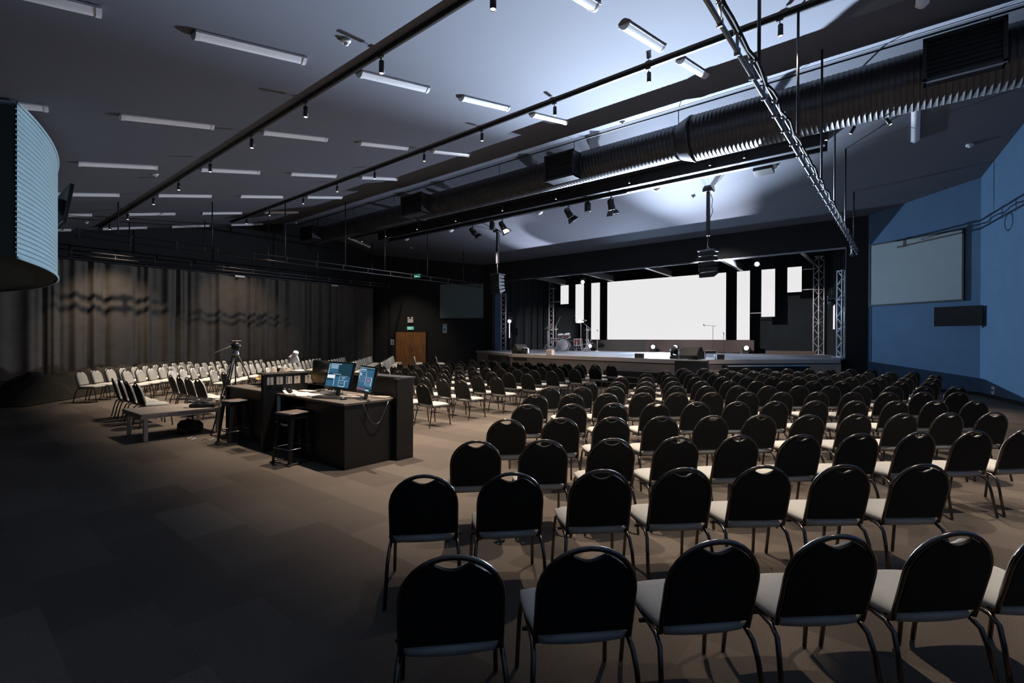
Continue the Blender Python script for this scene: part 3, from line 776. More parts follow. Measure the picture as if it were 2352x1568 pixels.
mb.build('corrugated_front', 'louvre', t)
vs = []; F = []
for i in range(37):
    a = A0 - 2 * A0 * i / 36
    for z in (ZB0, ZB1 - .01): x, y = bp(a, .012); vs.append((x, y, z))
for i in range(36): F.append((i * 2, i * 2 + 2, i * 2 + 3, i * 2 + 1))
gp.add(vs, F).build('cladding_backing', 'louvre_gap', t)
mb = MB()
for zz in (ZB0 - .0, ZB1): mb.tube([(*bp(A0 - 2 * A0 * i / 36, .04), zz) for i in range(37)], .022, 6)
mb.build('edge_trim', 'louvre', t)
t = thing('hanging_television', M=TR(-15.60, 2.13, 4.10), label='black television hanging from the curved booth, tilted downwards', cat='television')
Mt = RX(R_(-8))
MB().cbox(-.75, .75, -.04, .04, -.45, .45, .01, TR(0, 0, .62) @ Mt).build('screen_panel', 'tv', t)
MB().cbox(-.15, .15, -.22, -.0, .5, .8, .01).build('mount_arm', 'black_metal', t)

# ================================================================== CHAIRS
def make_chair():
    t = thing('stacking_chair')
    lean = math.atan2(.10, .38)
    BM = TR(0, -.185, .425) @ RX(lean)          # local z runs up the back, y forward
    def arch(hw, h, zb=0.0, n=16):
        pts = [(-hw, zb)]
        zs = h - hw
        pts += [(-hw, zs * .5), (-hw, zs)]
        pts += [(-hw * math.cos(PI * i / n), zs + hw * math.sin(PI * i / n)) for i in range(1, n)]
        pts += [(hw, zs), (hw, zs * .5), (hw, zb)]
        return pts
    # tube frame of the back
    pts = [(-.15, .10, -.055), (-.19, .03, -.06), (-.199, 0, -.04)] + [(x, 0, z) for x, z in arch(.199, .392)] + [(.199, 0, -.04), (.19, .03, -.06), (.15, .10, -.055)]
    MB().tube(pts, .0115, 8, BM).build('back_frame', 'tube', t)
    def panel(hw, h, y0, y1, zb, dip=True, puff=0):
        out = []
        for x, z in arch(hw, h, zb, 20):
            if dip and z > h - hw and abs(x) < .066: continue
            out.append((x, z))
        k = next(i for i, p in enumerate(out) if p[0] > 0)
        if dip:
            dd = [(-.066 + .132 * j / 10, h - .013 - .026 * math.sin(PI * j / 10)) for j in range(0, 11)]
            out = out[:k] + dd + out[k:]
        n = len(out)
        cx_, cz_ = 0, (h + zb) / 2
        vs = [(x, y0, z) for x, z in out] + [(x, y1, z) for x, z in out]
        F = [(i, (i + 1) % n, n + (i + 1) % n, n + i) for i in range(n)]
        # faces as fans around centre points so that the dished top stays valid
        vs += [(0, y0, h * .45), (0, y1 + puff, h * .45)]
        F += [(2 * n, (i + 1) % n, i) for i in range(n)]
        if puff:
            inner = [(x * .92, h * .45 + (z - h * .45) * .93) for x, z in out]
            b0 = len(vs); vs += [(x, y1 + puff, z) for x, z in inner]
            F += [(n + i, n + (i + 1) % n, b0 + (i + 1) % n, b0 + i) for i in range(n)]
            F += [(2 * n + 1, b0 + i, b0 + (i + 1) % n) for i in range(n)]
        else:
            F += [(2 * n + 1, n + i, n + (i + 1) % n) for i in range(n)]
        return MB().add(vs, F, BM)
    panel(.190, .378, -.012, .004, .0).build('back_shell', 'shell', t)
    panel(.180, .358, .004, .026, .012, True, .016).build('backrest', 'fabric', t)
    # seat cushion: rounded, wider at the front
    def seatpt(u, v):
        return None
    mb = MB(); nx, ny = 13, 11; vs = []; F = []
    for j in range(ny):
        for i in range(nx):
            a = -1 + 2 * i / (nx - 1); b = -1 + 2 * j / (ny - 1)
            # squircle mapping
            x = a * math.sqrt(max(0, 1 - b * b * .16)); y = b * math.sqrt(max(0, 1 - a * a * .16))
            wd = .195 + .017 * (y + 1)
            e = max(abs(a), abs(b)); z = .432 - .022 * e ** 6 - .006 * (b > .8) + .006 * (1 - a * a) * (1 - b * b)
            vs.append((x * wd, y * .205 + .015, z))
    for j in range(ny - 1):
        for i in range(nx - 1): F.append((j * nx + i, j * nx + i + 1, (j + 1) * nx + i + 1, (j + 1) * nx + i))
    rim = [i for i in range(nx)] + [j * nx + nx - 1 for j in range(1, ny)] + [(ny - 1) * nx + i for i in range(nx - 2, -1, -1)] + [j * nx for j in range(ny - 2, 0, -1)]
    b0 = len(vs); k = len(rim)
    for r in rim: x, y, z = vs[r]; vs.append((x * 1.02, (y - .015) * 1.02 + .015, .395))
    for r in rim: x, y, z = vs[r]; vs.append((x * .97, (y - .015) * .97 + .015, .368))
    for i in range(k):
        j = (i + 1) % k
        F.append((rim[i], rim[j], b0 + j, b0 + i)); F.append((b0 + i, b0 + j, b0 + k + j, b0 + k + i))
    F.append(tuple(b0 + k + i for i in range(k)))
    mb.add(vs, F, None, True); mb.build('seat', 'fabric', t)
    # side loops, each split into a rear and a front leg
    for s in (-1, 1):
        x = s * .205
        rear = [(x + s * .022, -.275, .008), (x + s * .012, -.222, .26), (x + s * .004, -.195, .335), (x, -.145, .362), (x, 0, .372)]
        front_ = [(x, 0, .372), (x, .14, .378), (x + s * .003, .185, .345), (x + s * .01, .205, .26), (x + s * .018, .235, .008)]
        MB().tube(rear, .0115, 7).build('leg', 'tube', t)
        MB().tube(front_, .0115, 7).build('leg', 'tube', t)
    mb = MB(); mb.tube([(-.205, -.13, .358), (.205, -.13, .358)], .009, 6); mb.tube([(-.205, .13, .362), (.205, .13, .362)], .009, 6)
    for s in (-1, 1): mb.box(min(s * .19, s * .232), max(s * .19, s * .232), -.03, -.015, .343, .357)
    mb.build('seat_frame', 'black_metal', t)
    return t
chair = make_chair(); chair_used = False
BACK_Y = -.275        # the top of the back relative to the seat centre
def put_chair(x, y, ang, label, group, top=False):
    """ang: facing direction in degrees; with top=True x, y give the top of the back."""
    global chair_used
    a = R_(ang); f = Vector((math.cos(a), math.sin(a)))
    if top: x, y = x - f.x * BACK_Y, y - f.y * BACK_Y
    o = chair if not chair_used else copy_tree(chair); chair_used = True
    o.location = (x, y, 0); o.rotation_euler = (0, 0, a - PI / 2)
    tag(o, label, 'chair', group)
    return o
RIGHT_ROWS = [
 [(-1.33,1.27,48),(-0.97,1.67,47),(-0.6,2.06,46),(-0.23,2.44,45),(0.16,2.81,44),(0.53,3.18,43)],
 [(-2.25,1.91,48),(-1.88,2.29,47),(-1.49,2.71,46),(-1.11,3.09,45),(-0.73,3.48,44),(-0.33,3.85,43),(0.08,4.22,42)],
 [(-2.69,2.83,46),(-2.3,3.22,46),(-1.9,3.63,46),(-1.51,4.05,46),(-1.13,4.46,46),(-0.72,4.86,46),(-0.33,5.25,46),(0.07,5.68,46),(0.47,6.09,46),(0.84,6.5,46)],
 [(-3.19,3.81,47),(-2.81,4.24,46),(-2.43,4.64,46),(-2.05,5.04,46),(-1.65,5.45,46),(-1.26,5.85,45),(-0.85,6.22,45),(-0.45,6.63,45),(-0.05,7.03,45),(0.36,7.46,44),(0.76,7.85,44)],
 [(-3.72,4.85,49),(-3.32,5.26,48),(-2.96,5.69,47),(-2.56,6.1,46),(-2.17,6.51,46),(-1.77,6.91,45),(-1.39,7.3,44),(-0.98,7.71,44),(-0.56,8.1,43),(-0.13,8.47,42),(0.29,8.85,42),(0.72,9.25,41)],
 [(-4.32,5.82,49),(-3.94,6.24,48),(-3.58,6.66,47),(-3.19,7.09,46),(-2.8,7.5,46),(-2.39,7.88,45),(-1.97,8.31,44),(-1.56,8.69,43),(-1.13,9.1,42),(-0.69,9.42,41),(-0.25,9.81,41),(0.18,10.24,40),(0.62,10.62,39)],
 [(-4.8,6.87,49),(-4.4,7.29,48),(-4.01,7.73,47),(-3.62,8.15,46),(-3.22,8.57,45),(-2.81,8.96,44),(-2.39,9.36,43),(-1.97,9.76,42),(-1.54,10.16,41),(-1.1,10.52,40),(-0.66,10.87,39),(-0.22,11.23,38),(0.22,11.57,38),(0.68,11.96,37)],
 [(-4.82,8.23,49),(-4.43,8.66,48),(-4.03,9.1,47),(-3.63,9.53,46),(-3.22,9.95,45),(-2.8,10.37,44),(-2.38,10.76,43),(-1.94,11.15,41),(-1.5,11.53,40),(-1.05,11.89,39),(-0.59,12.23,38),(-0.13,12.62,37),(0.33,12.99,36)],
 [(-4.92,9.78,47),(-4.5,10.2,46),(-4.1,10.63,45),(-3.69,11.06,44),(-3.25,11.46,43),(-2.82,11.86,42),(-2.38,12.24,40),(-1.92,12.59,39),(-1.46,12.94,38),(-1.0,13.3,37),(-0.53,13.65,36),(-0.06,14.01,35),(0.42,14.38,34)],
 [(-5.0,11.32,39),(-4.56,11.67,39),(-4.12,12.06,39),(-3.68,12.43,39),(-3.22,12.79,39),(-2.77,13.15,39),(-2.31,13.53,39),(-1.85,13.88,39),(-1.38,14.28,39),(-0.92,14.64,39),(-0.45,15.06,39),(0.02,15.43,39),(0.5,15.86,40)],
 [(-5.07,12.73,37),(-4.61,13.08,37),(-4.15,13.44,37),(-3.69,13.83,38),(-3.23,14.19,38),(-2.75,14.56,38),(-2.28,14.91,39),(-1.79,15.26,39),(-1.32,15.64,39),(-0.84,16.01,39),(-0.37,16.51,40),(0.1,16.88,40)],
 [(-5.14,14.21,38),(-4.67,14.6,38),(-4.19,14.99,38),(-3.7,15.35,39),(-3.22,15.73,39),(-2.74,16.08,39),(-2.27,16.56,39),(-1.79,16.93,40),(-1.32,17.28,40),(-0.85,17.69,40)]]

NEAR = ['nearest', 'second-nearest', 'third-nearest', 'fourth-nearest', 'fifth-nearest', 'sixth-nearest', 'sixth-farthest', 'fifth-farthest', 'fourth-farthest', 'third-farthest', 'second-farthest', 'farthest']
for k, row in enumerate(RIGHT_ROWS):
    for i, (x, y, a) in enumerate(row):
        put_chair(x, y, a + 90 + random.uniform(-1.5, 1.5), 'black-backed chair, %s from the left in the %s row of the right-hand block' % (ORD[i], NEAR[k]), 'chairs of the right-hand block', True)
# middle block: straight rows facing the stage, right end of each row given
MID = [(14.42, -7.60, 12), (13.06, -7.47, 12), (11.66, -7.30, 12), (10.50, -7.28, 12), (9.28, -7.16, 11), (8.06, -7.07, 8), (6.95, -7.04, 5), (5.86, -6.98, 3), (4.75, -7.55, 1)]
for k, (y, xr, n) in enumerate(MID):
    for i in range(n):
        put_chair(xr - .578 * i + random.uniform(-.012, .012), y + random.uniform(-.02, .02), 90 + random.uniform(-2, 2),
                  'black-backed chair, %s from the right in the %s row from the stage, middle block' % (ORD[i], ORD[k]) if not (k == 8) else 'single black-backed chair half hidden behind the end of the black desk', 'chairs of the middle block', True)
put_chair(-13.0, 4.70, 92, 'black-backed chair standing alone between the tripod and the white chair rows', 'chairs behind the long bench', True)
for i, x in enumerate((-12.78, -12.26, -11.72, -11.12)):
    put_chair(x, 3.54, 88 + 2 * i, 'black-backed chair, %s from the left in the group behind the cable-strewn bench' % ORD[i], 'chairs behind the long bench', True)
for i, x in enumerate((-12.55, -12.05, -11.5, -10.88)):
    put_chair(x, 2.47, 84 + 2 * i, 'black-backed chair, %s from the left in the group by the bench\'s left end' % ORD[i], 'chairs beside the bench end', True)
# far left block: rows run back to the curtain, seats face the stage diagonally
dx, dy = -.766, .643; nxn, nyn = .643, .766
FAR = [(-8.55, 14.14, 20.05, 11), (-7.65, 14.4, 20.8, 12), (-6.62, 14.46, 21.85, 13), (-5.67, 14.63, 22.65, 14), (-4.58, 15.7, 23.3, 13), (-3.72, 20.1, 24.6, 8), (-2.58, 18.8, 25.9, 12), (-1.48, 18.7, 26.1, 12), (-.38, 24.6, 25.8, 3), (.70, 24.5, 25.7, 3)]
FN = ['first', 'second', 'third', 'fourth', 'fifth', 'sixth', 'seventh', 'eighth', 'ninth', 'tenth']
for k, (c, s_0, s_1, n) in enumerate(FAR):
    for i in range(n):
        s = s_0 + (s_1 - s_0) * i / (n - 1)
        x, y = dx * s + nxn * c, dy * s + nyn * c
        x = max(x, -25.6)
        put_chair(x, y, 50 + random.uniform(-3, 3), 'pale-fronted chair, %s from the near end of diagonal row %s in the far left block' % (ORD[i], k + 1) if False else
                  'pale-fronted chair, %s from the near end of the %s diagonal row, far left block' % (ORD[i], FN[k]), 'pale chairs of the far left block', True)
# heap of black cloth along the curtain behind the far left chairs
random.seed(3)
mb = MB()
hn = [[random.uniform(0, 1) for _ in range(60)] for _ in range(14)]
def heap(u, v):
    s = 13.3 + u * 8.8; wv = (v - .5) * 1.5
    x, y = dx * s + nxn * (-9.75 + wv * .8), dy * s + nyn * (-9.75 + wv * .8)
    i, j = u * 58, v * 12; a, b = int(i), int(j); fa, fb = i - a, j - b
    n = (hn[b][a] * (1 - fa) + hn[b][a + 1] * fa) * (1 - fb) + (hn[b + 1][a] * (1 - fa) + hn[b + 1][a + 1] * fa) * fb
    pr = max(0, 1 - abs(2 * v - 1) ** 2.6) * min(1, u * 12, (1 - u) * 8)
    return (x, y, .015 + pr * (.50 + .26 * n + .05 * math.sin(u * 60)))
mb.grid(120, 24, heap)
tag(mb.build('cloth_heap', 'cloth_black'), 'long heap of crumpled black cloth behind the far left chairs', 'cloth', kind='stuff')

# ================================================================== ON THE STAGE
random.seed(11)
# LED walls
def led(x0, x1, z0, z1, label, y=26.2):
    t = thing('led_screen', ((x0 + x1) / 2, y, z0), label=label, cat='led screen', group='bright white led screens on the stage')
    h = (x1 - x0) / 2
    MB().cbox(-h, h, 0, .09, 0, z1 - z0, .004).build('cabinet', 'black_metal', t)
    mb = MB(); mb.add([(-h + .004, -.004, .004), (h - .004, -.004, .004), (h - .004, -.004, z1 - z0 - .004), (-h + .004, -.004, z1 - z0 - .004), (-h + .004, 0, .004), (h - .004, 0, .004), (h - .004, 0, z1 - z0 - .004), (-h + .004, 0, z1 - z0 - .004)],
        [(0, 1, 2, 3), (7, 6, 5, 4), (0, 4, 5, 1), (1, 5, 6, 2), (2, 6, 7, 3), (3, 7, 4, 0)])
    mb.build('lit_face', 'led', t)
    if z0 > 2:
        for s_ in (-1, 1): MB().tube([(s_ * h * .6, .06, z1 - z0), (s_ * h * .6, .06, 6.0 - z0)], .012, 6).build('hanging_rod', 'black_metal', t)
    return t
led(-14.08, -7.285, 1.665, 5.13, 'huge main white led screen in the middle of the stage')
led(-15.185, -14.58, 1.665, 5.145, 'tall narrow led screen directly left of the main screen')
led(-16.32, -15.705, 2.807, 5.145, 'middle-length led screen, second left of the main screen')
led(-17.446, -16.83, 3.935, 5.147, 'shortest led screen next to the left inner truss')
led(-6.77, -6.156, 1.665, 5.128, 'tall narrow led screen directly right of the main screen')
led(-5.64, -5.034, 2.797, 5.12, 'middle-length led screen, second right of the main screen')
led(-4.516, -3.915, 3.931, 5.13, 'shortest led screen next to the right inner truss')
# hanging arms that carry the outer screens
for x0, x1, z, s in ((-18.4, -17.44, 4.12, 'left inner truss to the shortest left led screen, lower arm'), (-18.56, -17.9, 5.0, 'left inner truss, short upper arm'), (-3.92, -3.35, 4.03, 'right inner truss to the shortest right led screen, lower arm'), (-3.9, -3.35, 4.98, 'right inner truss, short upper arm'), (-6.16, -5.63, 3.0, 'right tall led screen to its neighbour, thin arm')):
    t = thing('support_arm', (0, 26.26, z), label='thin metal bar from the ' + s, cat='bar')
    MB().tube([(x0, 0, 0), (x1, 0, 0)], .022, 6).build('arm', 'alu', t)
# plinth under the screens
t = thing('screen_plinth', (0, 0, ZS), label='brown low wall under the main led screen', cat='plinth')
MB().box(-11.6, -5.95, 26.16, 26.3, 0, .67).build('brown_board', 'brown_board', t)
MB().box(-15.3, -11.6, 26.16, 26.3, 0, .66).build('grey_board', 'grey_board', t)
t = thing('low_kerb', (0, 0, ZS), label='low brown step along the back of the stage, right side', cat='step')
MB().cbox(-5.4, -3.3, 26.0, 26.3, 0, .16, .01).build('step_block', 'brown_board', t)
tag(MB().box(-19.0, -2.9, 27.2, 27.25, ZS, 5.95).build('stage_backdrop', 'stage_drape'), 'flat black cloth behind the led screens', 'backdrop')

def drape(name, p, q, z0, z1, label, folds=5.0, amp=.07):
    P, Q = Vector((*p, 0)), Vector((*q, 0)); L_ = (Q - P).length; d = (Q - P) / L_; n = Vector((d.y, -d.x, 0))
    def fn(u, v):
        s = u * L_; ph = s * folds * 2 + math.sin(s * 2.3)
        c = P + d * s + n * (amp * math.sin(ph) + .02 * math.sin(ph * 2.1))
        return (c.x, c.y, z0 + (z1 - z0) * v)
    mb = MB(); mb.grid(int(L_ * 34), 3, fn)
    return tag(mb.build(name, 'stage_drape'), label, 'drape')
drape('side_drape', (-19.7, 23.2), (-18.9, 27.1), ZS, 6.3, 'black pleated drape at the left side of the stage')
drape('side_drape', (-3.05, 27.1), (-1.75, 23.6), ZS, 6.3, 'black pleated drape at the right side of the stage')

# rafters in the stage ceiling
for i, x in enumerate((-16.78, -13.47, -9.99, -6.43, -3.34)):
    t = thing('roof_rafter', (x, 22.2, 5.16), label='black steel rafter under the stage ceiling, %s from the left' % ORD[i], cat='rafter', group='steel rafters above the stage')
    Mr = RX(R_(-1.2))
    MB().box(-.08, .08, 0, 3.6, 0, .012, Mr).build('lower_flange', 'gun_metal', t)
    MB().box(-.01, .01, 0, 3.6, .012, .34, Mr).build('web', 'gun_metal', t)

# lattice trusses
def truss(x, y, zt, label, yaw=0.0, a=.145):
    t = thing('lattice_truss', M=TR(x, y, ZS) @ RZ(yaw), label=label, cat='truss', group='silver lattice trusses standing on the stage')
    H = zt - ZS
    C = [(-a, -a), (a, -a), (a, a), (-a, a)]
    for cx_, cy_ in C: MB().tube([(cx_, cy_, .01), (cx_, cy_, H)], .025, 8).build('chord', 'alu', t)
    mb = MB()
    nb = max(6, int(H / .29)); hs = H / nb
    for f in range(4):
        p, q = C[f], C[(f + 1) % 4]
        for k in range(nb):
            z0, z1 = .02 + k * hs, .02 + (k + 1) * hs - .02
            A_, B_ = (p, q) if (k + f) % 2 == 0 else (q, p)
            mb.tube([(A_[0], A_[1], z0), (B_[0], B_[1], z1)], .010, 5)
        for z in (.03, H * .33, H * .66, H - .03): mb.tube([(p[0], p[1], z), (q[0], q[1], z)], .012, 5)
    mb.build('lacing', 'alu', t)
    MB().cbox(-.28, .28, -.28, .28, 0, .012, .003).build('base_plate', 'alu', t)
    return t
truss(-18.55, 26.75, 5.50, 'silver lattice truss standing behind the drum kit', R_(38))
truss(-3.24, 26.25, 5.55, 'silver lattice truss right of the led screens', R_(-38))
truss(-19.35, 22.75, 4.48, 'silver lattice truss at the left edge of the stage opening', R_(38))
truss(-2.02, 23.0, 4.42, 'silver lattice truss half hidden at the right edge of the stage opening', R_(38))

# moving heads
def mover(x, y, z, tgt, label, hang=False, lit=True):
    t = thing('moving_head_light', (x, y, z), label=label, cat='moving head light')
    s = -1 if hang else 1
    MB().cbox(-.15, .15, -.12, .12, min(0, s * .10), max(0, s * .10), .012).build('base', 'black_metal', t)
    d = (Vector(tgt) - Vector((x, y, z + s * .28))); yaw = math.atan2(d.y, d.x) - PI / 2
    Y = RZ(yaw)
    mb = MB()
    for k in (-1, 1): mb.cbox(k * .15 - .025, k * .15 + .025, -.06, .06, min(s * .10, s * .34), max(s * .10, s * .34), .012, Y)
    mb.cbox(-.17, .17, -.06, .06, min(s * .10, s * .14), max(s * .10, s * .14), .01, Y)
    mb.build('yoke', 'black_metal', t)
    el = math.atan2(d.z, math.hypot(d.x, d.y))
    Hm = TR(0, 0, s * .28) @ Y @ RX(el - PI / 2 + 0) @ TR(0, 0, 0)
    # lathe axis z -> forward: rotate so that z points along y first
    Hm = TR(0, 0, s * .28) @ Y @ RX(el) @ RX(-PI / 2)
    MB().lathe([(0, -.15), (.08, -.14), (.115, -.05), (.12, .10), (.125, .12), (.11, .135), (0, .12)], 18, Hm).build('lamp_head', 'black_metal', t)
    if lit: MB().lathe([(0, .138), (.105, .138), (.095, .150), (0, .158)], 18, Hm).build('front_lens', 'beam', t)
    if hang: MB().tube([(0, 0, 0), (0, 0, 6.0 - z if z > 5 else .3)], .02, 6).build('hanger', 'black_metal', t)
    return t
CAMP = (0, 0, 1.6)
mover(-15.0, 25.75, ZS, CAMP, 'lit moving head lamp on the stage floor right of the drum kit')
mover(-11.0, 25.75, ZS, CAMP, 'lit moving head lamp at the foot of the main screen, left one of two')
mover(-9.75, 25.75, ZS, CAMP, 'lit moving head lamp at the foot of the main screen, right one of two')
mover(-6.2, 25.75, ZS, CAMP, 'lit moving head lamp on the stage floor under the tall right led screen')
mover(-15.2, 25.2, 5.40, CAMP, 'lit moving head lamp hanging above the left led screens', True)
mover(-5.62, 25.2, 5.55, CAMP, 'lit moving head lamp hanging above the right led screens', True)
mover(-19.0, 22.9, 3.05, CAMP, 'lit moving head lamp on the left edge truss', True)
mover(-2.4, 23.2, 3.45, (-4, 20, 1), 'unlit moving head lamp on the right edge truss', True, False)
for x, y, z0, z1, lab in ((-19.03, 22.95, 1.75, 2.72, 'glowing pink tube light on the left edge truss'), (-2.35, 23.3, 2.1, 3.15, 'glowing pink tube light on the right edge truss')):
    t = thing('tube_light', (x, y, z0), label=lab, cat='tube light')
    MB().tube([(0, 0, 0), (0, 0, z1 - z0)], .028, 10).build('tube', 'tube_lit', t)
    MB().cbox(-.03, .03, -.03, .03, -.03, .0, .004).build('end_cap', 'black_metal', t)
    MB().cbox(-.03, .03, -.03, .03, z1 - z0, z1 - z0 + .03, .004).build('end_cap', 'black_metal', t)

# drum kit (each piece that stands alone is a thing)
DK = TR(-15.5, 23.75, ZS) @ RZ(R_(20)) @ Matrix.Scale(1.12, 4)
def drum(M, r, h, label, name, group=None, legs=0):
    t = thing(name, M=M, label=label, cat='drum', group=group)
    MB().lathe([(r, .02), (r, h - .02)], 28).build('shell', 'drum_shell', t)
    for z in (0, h - .03): MB().lathe([(r + .004, z), (r + .014, z), (r + .014, z + .03), (r + .004, z + .03)], 28).build('hoop', 'chrome', t)
    MB().lathe([(0, h - .012), (r, h - .012), (r, h - .016), (0, h - .016)], 28, None, False).build('head', 'drum_head', t)
    MB().lathe([(0, .010), (r, .010), (r, .014), (0, .014)], 28, None, False).build('head', 'drum_head', t)
    mb = MB()
    for k in range(8):
        a = k * PI / 4; mb.tube([((r + .016) * math.cos(a), (r + .016) * math.sin(a), .03), ((r + .016) * math.cos(a), (r + .016) * math.sin(a), h - .03)], .007, 5)
    mb.build('lugs', 'chrome', t)
    if legs:
        for k in range(3):
            a = k * 2 * PI / 3 + .4; MB().tube([((r + .03) * math.cos(a), (r + .03) * math.sin(a), h * .6), ((r + .03) * math.cos(a), (r + .03) * math.sin(a), -legs), ((r + .09) * math.cos(a), (r + .09) * math.sin(a), -legs - .0)], .009, 5).build('leg', 'chrome', t)
    return t
bd = drum(DK @ TR(0, -.2, .31) @ RX(PI / 2), .29, .42, 'large bass drum with white front head and script logo', 'bass_drum')
# local z of the drum points to the audience
tx = bpy.data.curves.new('script_logo', 'FONT'); tx.body = 'Pearl'; tx.size = .13; tx.align_x = 'CENTER'; tx.shear = .4; tx.extrude = .001; tx.offset = .0015
to = bpy.data.objects.new('script_logo', tx); COL.objects.link(to)
bpy.context.view_layer.update()
me = bpy.data.meshes.new_from_object(to); bpy.data.objects.remove(to); me.materials.clear(); me.materials.append(MT['ink'])
lo = bpy.data.objects.new('script_logo', me); COL.objects.link(lo); lo.parent = bd; lo.location = (0, .07, .412)
for s in (-1, 1): MB().tube([(s * .25, -.10, .3), (s * .36, -.30, .36)], .010, 6).build('spur', 'chrome', bd)
drum(DK @ TR(-.16, -.28, .68) @ RX(R_(18)), .13, .20, 'small rack tom drum above the bass drum, left one', 'rack_tom')
drum(DK @ TR(.20, -.28, .68) @ RX(R_(18)) @ RY(R_(-8)), .145, .22, 'rack tom drum above the bass drum, right one', 'rack_tom')
drum(DK @ TR(.66, .10, .28), .20, .36, 'floor tom drum on legs right of the bass drum', 'floor_tom', None, .28)
drum(DK @ TR(-.62, .25, .50), .18, .15, 'snare drum left of the bass drum', 'snare_drum', None, .50)
def stand_legs(mb, z=.25, r=.26, n=3, ph=0):
    for k in range(n):
        a = ph + k * 2 * PI / n; mb.tube([(0, 0, z + .1), (r * math.cos(a), r * math.sin(a), .01)], .009, 5); mb.tube([(0, 0, .12), (r * .55 * math.cos(a), r * .55 * math.sin(a), z * .5)], .006, 4)
def cymbal(x, y, z, r, label, tx_=0.15, ty=.0, pair=False):
    t = thing('cymbal_stand', M=DK @ TR(x, y, 0), label=label, cat='cymbal')
    mb = MB(); mb.tube([(0, 0, .12), (0, 0, z)], .011, 6); mb.build('pole', 'chrome', t)
    mb = MB(); stand_legs(mb, .28, .28, 3, x); mb.build('tripod_base', 'chrome', t)
    Mc = TR(0, 0, z) @ RX(tx_) @ RY(ty)
    prof = [(0, .02), (.02, .022), (.045, .008), (r * .6, -.004), (r, -.016), (r * .6, -.008), (.045, .002), (.02, .016), (0, .014)]
    MB().lathe(prof, 32, Mc).build('cymbal', 'cymbal', t)
    if pair: MB().lathe([(rr, -z_ - .05) for rr, z_ in prof], 32, Mc).build('cymbal', 'cymbal', t)
    MB().tube([(0, 0, -.02), (0, 0, .06)], .012, 6, Mc).build('wing_nut', 'chrome', t)
cymbal(-.52, -.45, 1.12, .27, 'crash cymbal on its stand, left of the drum kit', .22, -.12)
cymbal(-.95, .10, 1.24, .24, 'second crash cymbal behind the left one at the truss', .2, -.3)
cymbal(.85, -.05, 1.55, .30, 'high ride cymbal on its stand, right side of the drum kit', -.15, -.16)
cymbal(1.15, .25, 1.12, .19, 'hi-hat pair of cymbals at the far right of the drum kit', 0, 0, True)
t = thing('drum_stool', M=DK @ TR(.1, .9, 0), label='round black stool behind the bass drum', cat='stool')
MB().lathe([(0, .46), (.15, .46), (.17, .49), (.165, .54), (0, .56)], 20).build('seat', 'black_metal', t)
mb = MB(); mb.tube([(0, 0, .1), (0, 0, .47)], .014, 6); stand_legs(mb); mb.build('tripod_base', 'chrome', t)
t = thing('cymbal_hardware', M=DK @ TR(1.25, -.25, 0), label='low chrome rack of drum hardware at the drum kit front right', cat='drum hardware')
mb = MB()
for k in range(4):
    a = k * 1.6; mb.tube([(.12 * math.cos(a), .12 * math.sin(a), .02), (-.15 * math.cos(a), .1, .62)], .010, 5)
mb.tube([(-.25, 0, .35), (.25, .05, .42)], .012, 5); mb.build('frame', 'chrome', t)
def mic_stand(x, y, z, boom, label, mlabel, m='gun_metal', zb=ZS):
    t = thing('microphone_stand', (x, y, zb), label=label, cat='microphone stand')
    MB().tube([(0, 0, .02), (0, 0, z)], .011, 6).build('pole', m, t)
    mb = MB()
    if boom is None: mb.lathe([(0, 0), (.13, 0), (.13, .012), (.03, .03), (0, .03)], 20)
    else: stand_legs(mb, .12, .30)
    mb.build('base', m, t)
    if boom: MB().tube([(-boom[0] * .35, -boom[1] * .35, z - boom[2] * .35), tuple(Vector((0, 0, z)) + Vector(boom))], .008, 6).build('boom_arm', m, t)
    e = Vector((0, 0, z)) + (Vector(boom) if boom else Vector((0, 0, .05)))
    k = thing('microphone', (x + e.x, y + e.y, zb + e.z), label=mlabel, cat='microphone')
    MB().lathe([(0, -.12), (.012, -.12), (.014, .0), (.026, .02), (.026, .05), (0, .07)], 12, RX(R_(60))).build('body', 'black_metal', k)
mic_stand(-14.05, 23.75, 1.45, (-.62, -.25, .55), 'tall microphone stand with a long boom, right of the drums', 'black microphone on the boom over the drums, right side', 'alu')
mic_stand(-16.9, 24.9, 1.55, (.45, -.2, .5), 'microphone stand with a raised boom by the left inner truss', 'black microphone on the raised boom by the left truss', 'alu')
mic_stand(-13.85, 24.6, 1.15, None, 'second upright microphone stand at the right of the drums', 'microphone on the upright stand by the drums', 'alu')
mic_stand(-7.62, 25.2, 1.38, (-.42, -.1, .04), 'thin microphone stand before the right edge of the main screen', 'small microphone against the main screen\'s lower right corner', 'black_metal')
mic_stand(-7.2, 25.5, .95, None, 'short thin stand beside the dark gap right of the main screen', 'microphone on the short stand right of the main screen', 'black_metal')
mic_stand(-16.5, 22.9, .35, (.32, .2, .03), 'low microphone stand aimed at the bass drum', 'black microphone pointing at the bass drum head', 'black_metal')
t = thing('floor_cable', (-6.9, 25.3, ZS), label='loops of black cable on the stage right of the main screen', cat='cable')
MB().tube([(.5 * math.cos(i * .5) * (1 + .1 * math.sin(i)), .22 * math.sin(i * .5), .02 + .06 * abs(math.sin(i * .9))) for i in range(26)], .010, 5).build('cable_loops', 'black_metal', t)
t = thing('floor_cable', (-13.5, 18.0, ZS), label='thin cable lying on the stage right of the left floor speaker', cat='cable')
MB().tube([(i * .09, .15 * math.sin(i * .7), .015 + .02 * abs(math.sin(i))) for i in range(14)], .008, 5).build('cable_run', 'black_metal', t)

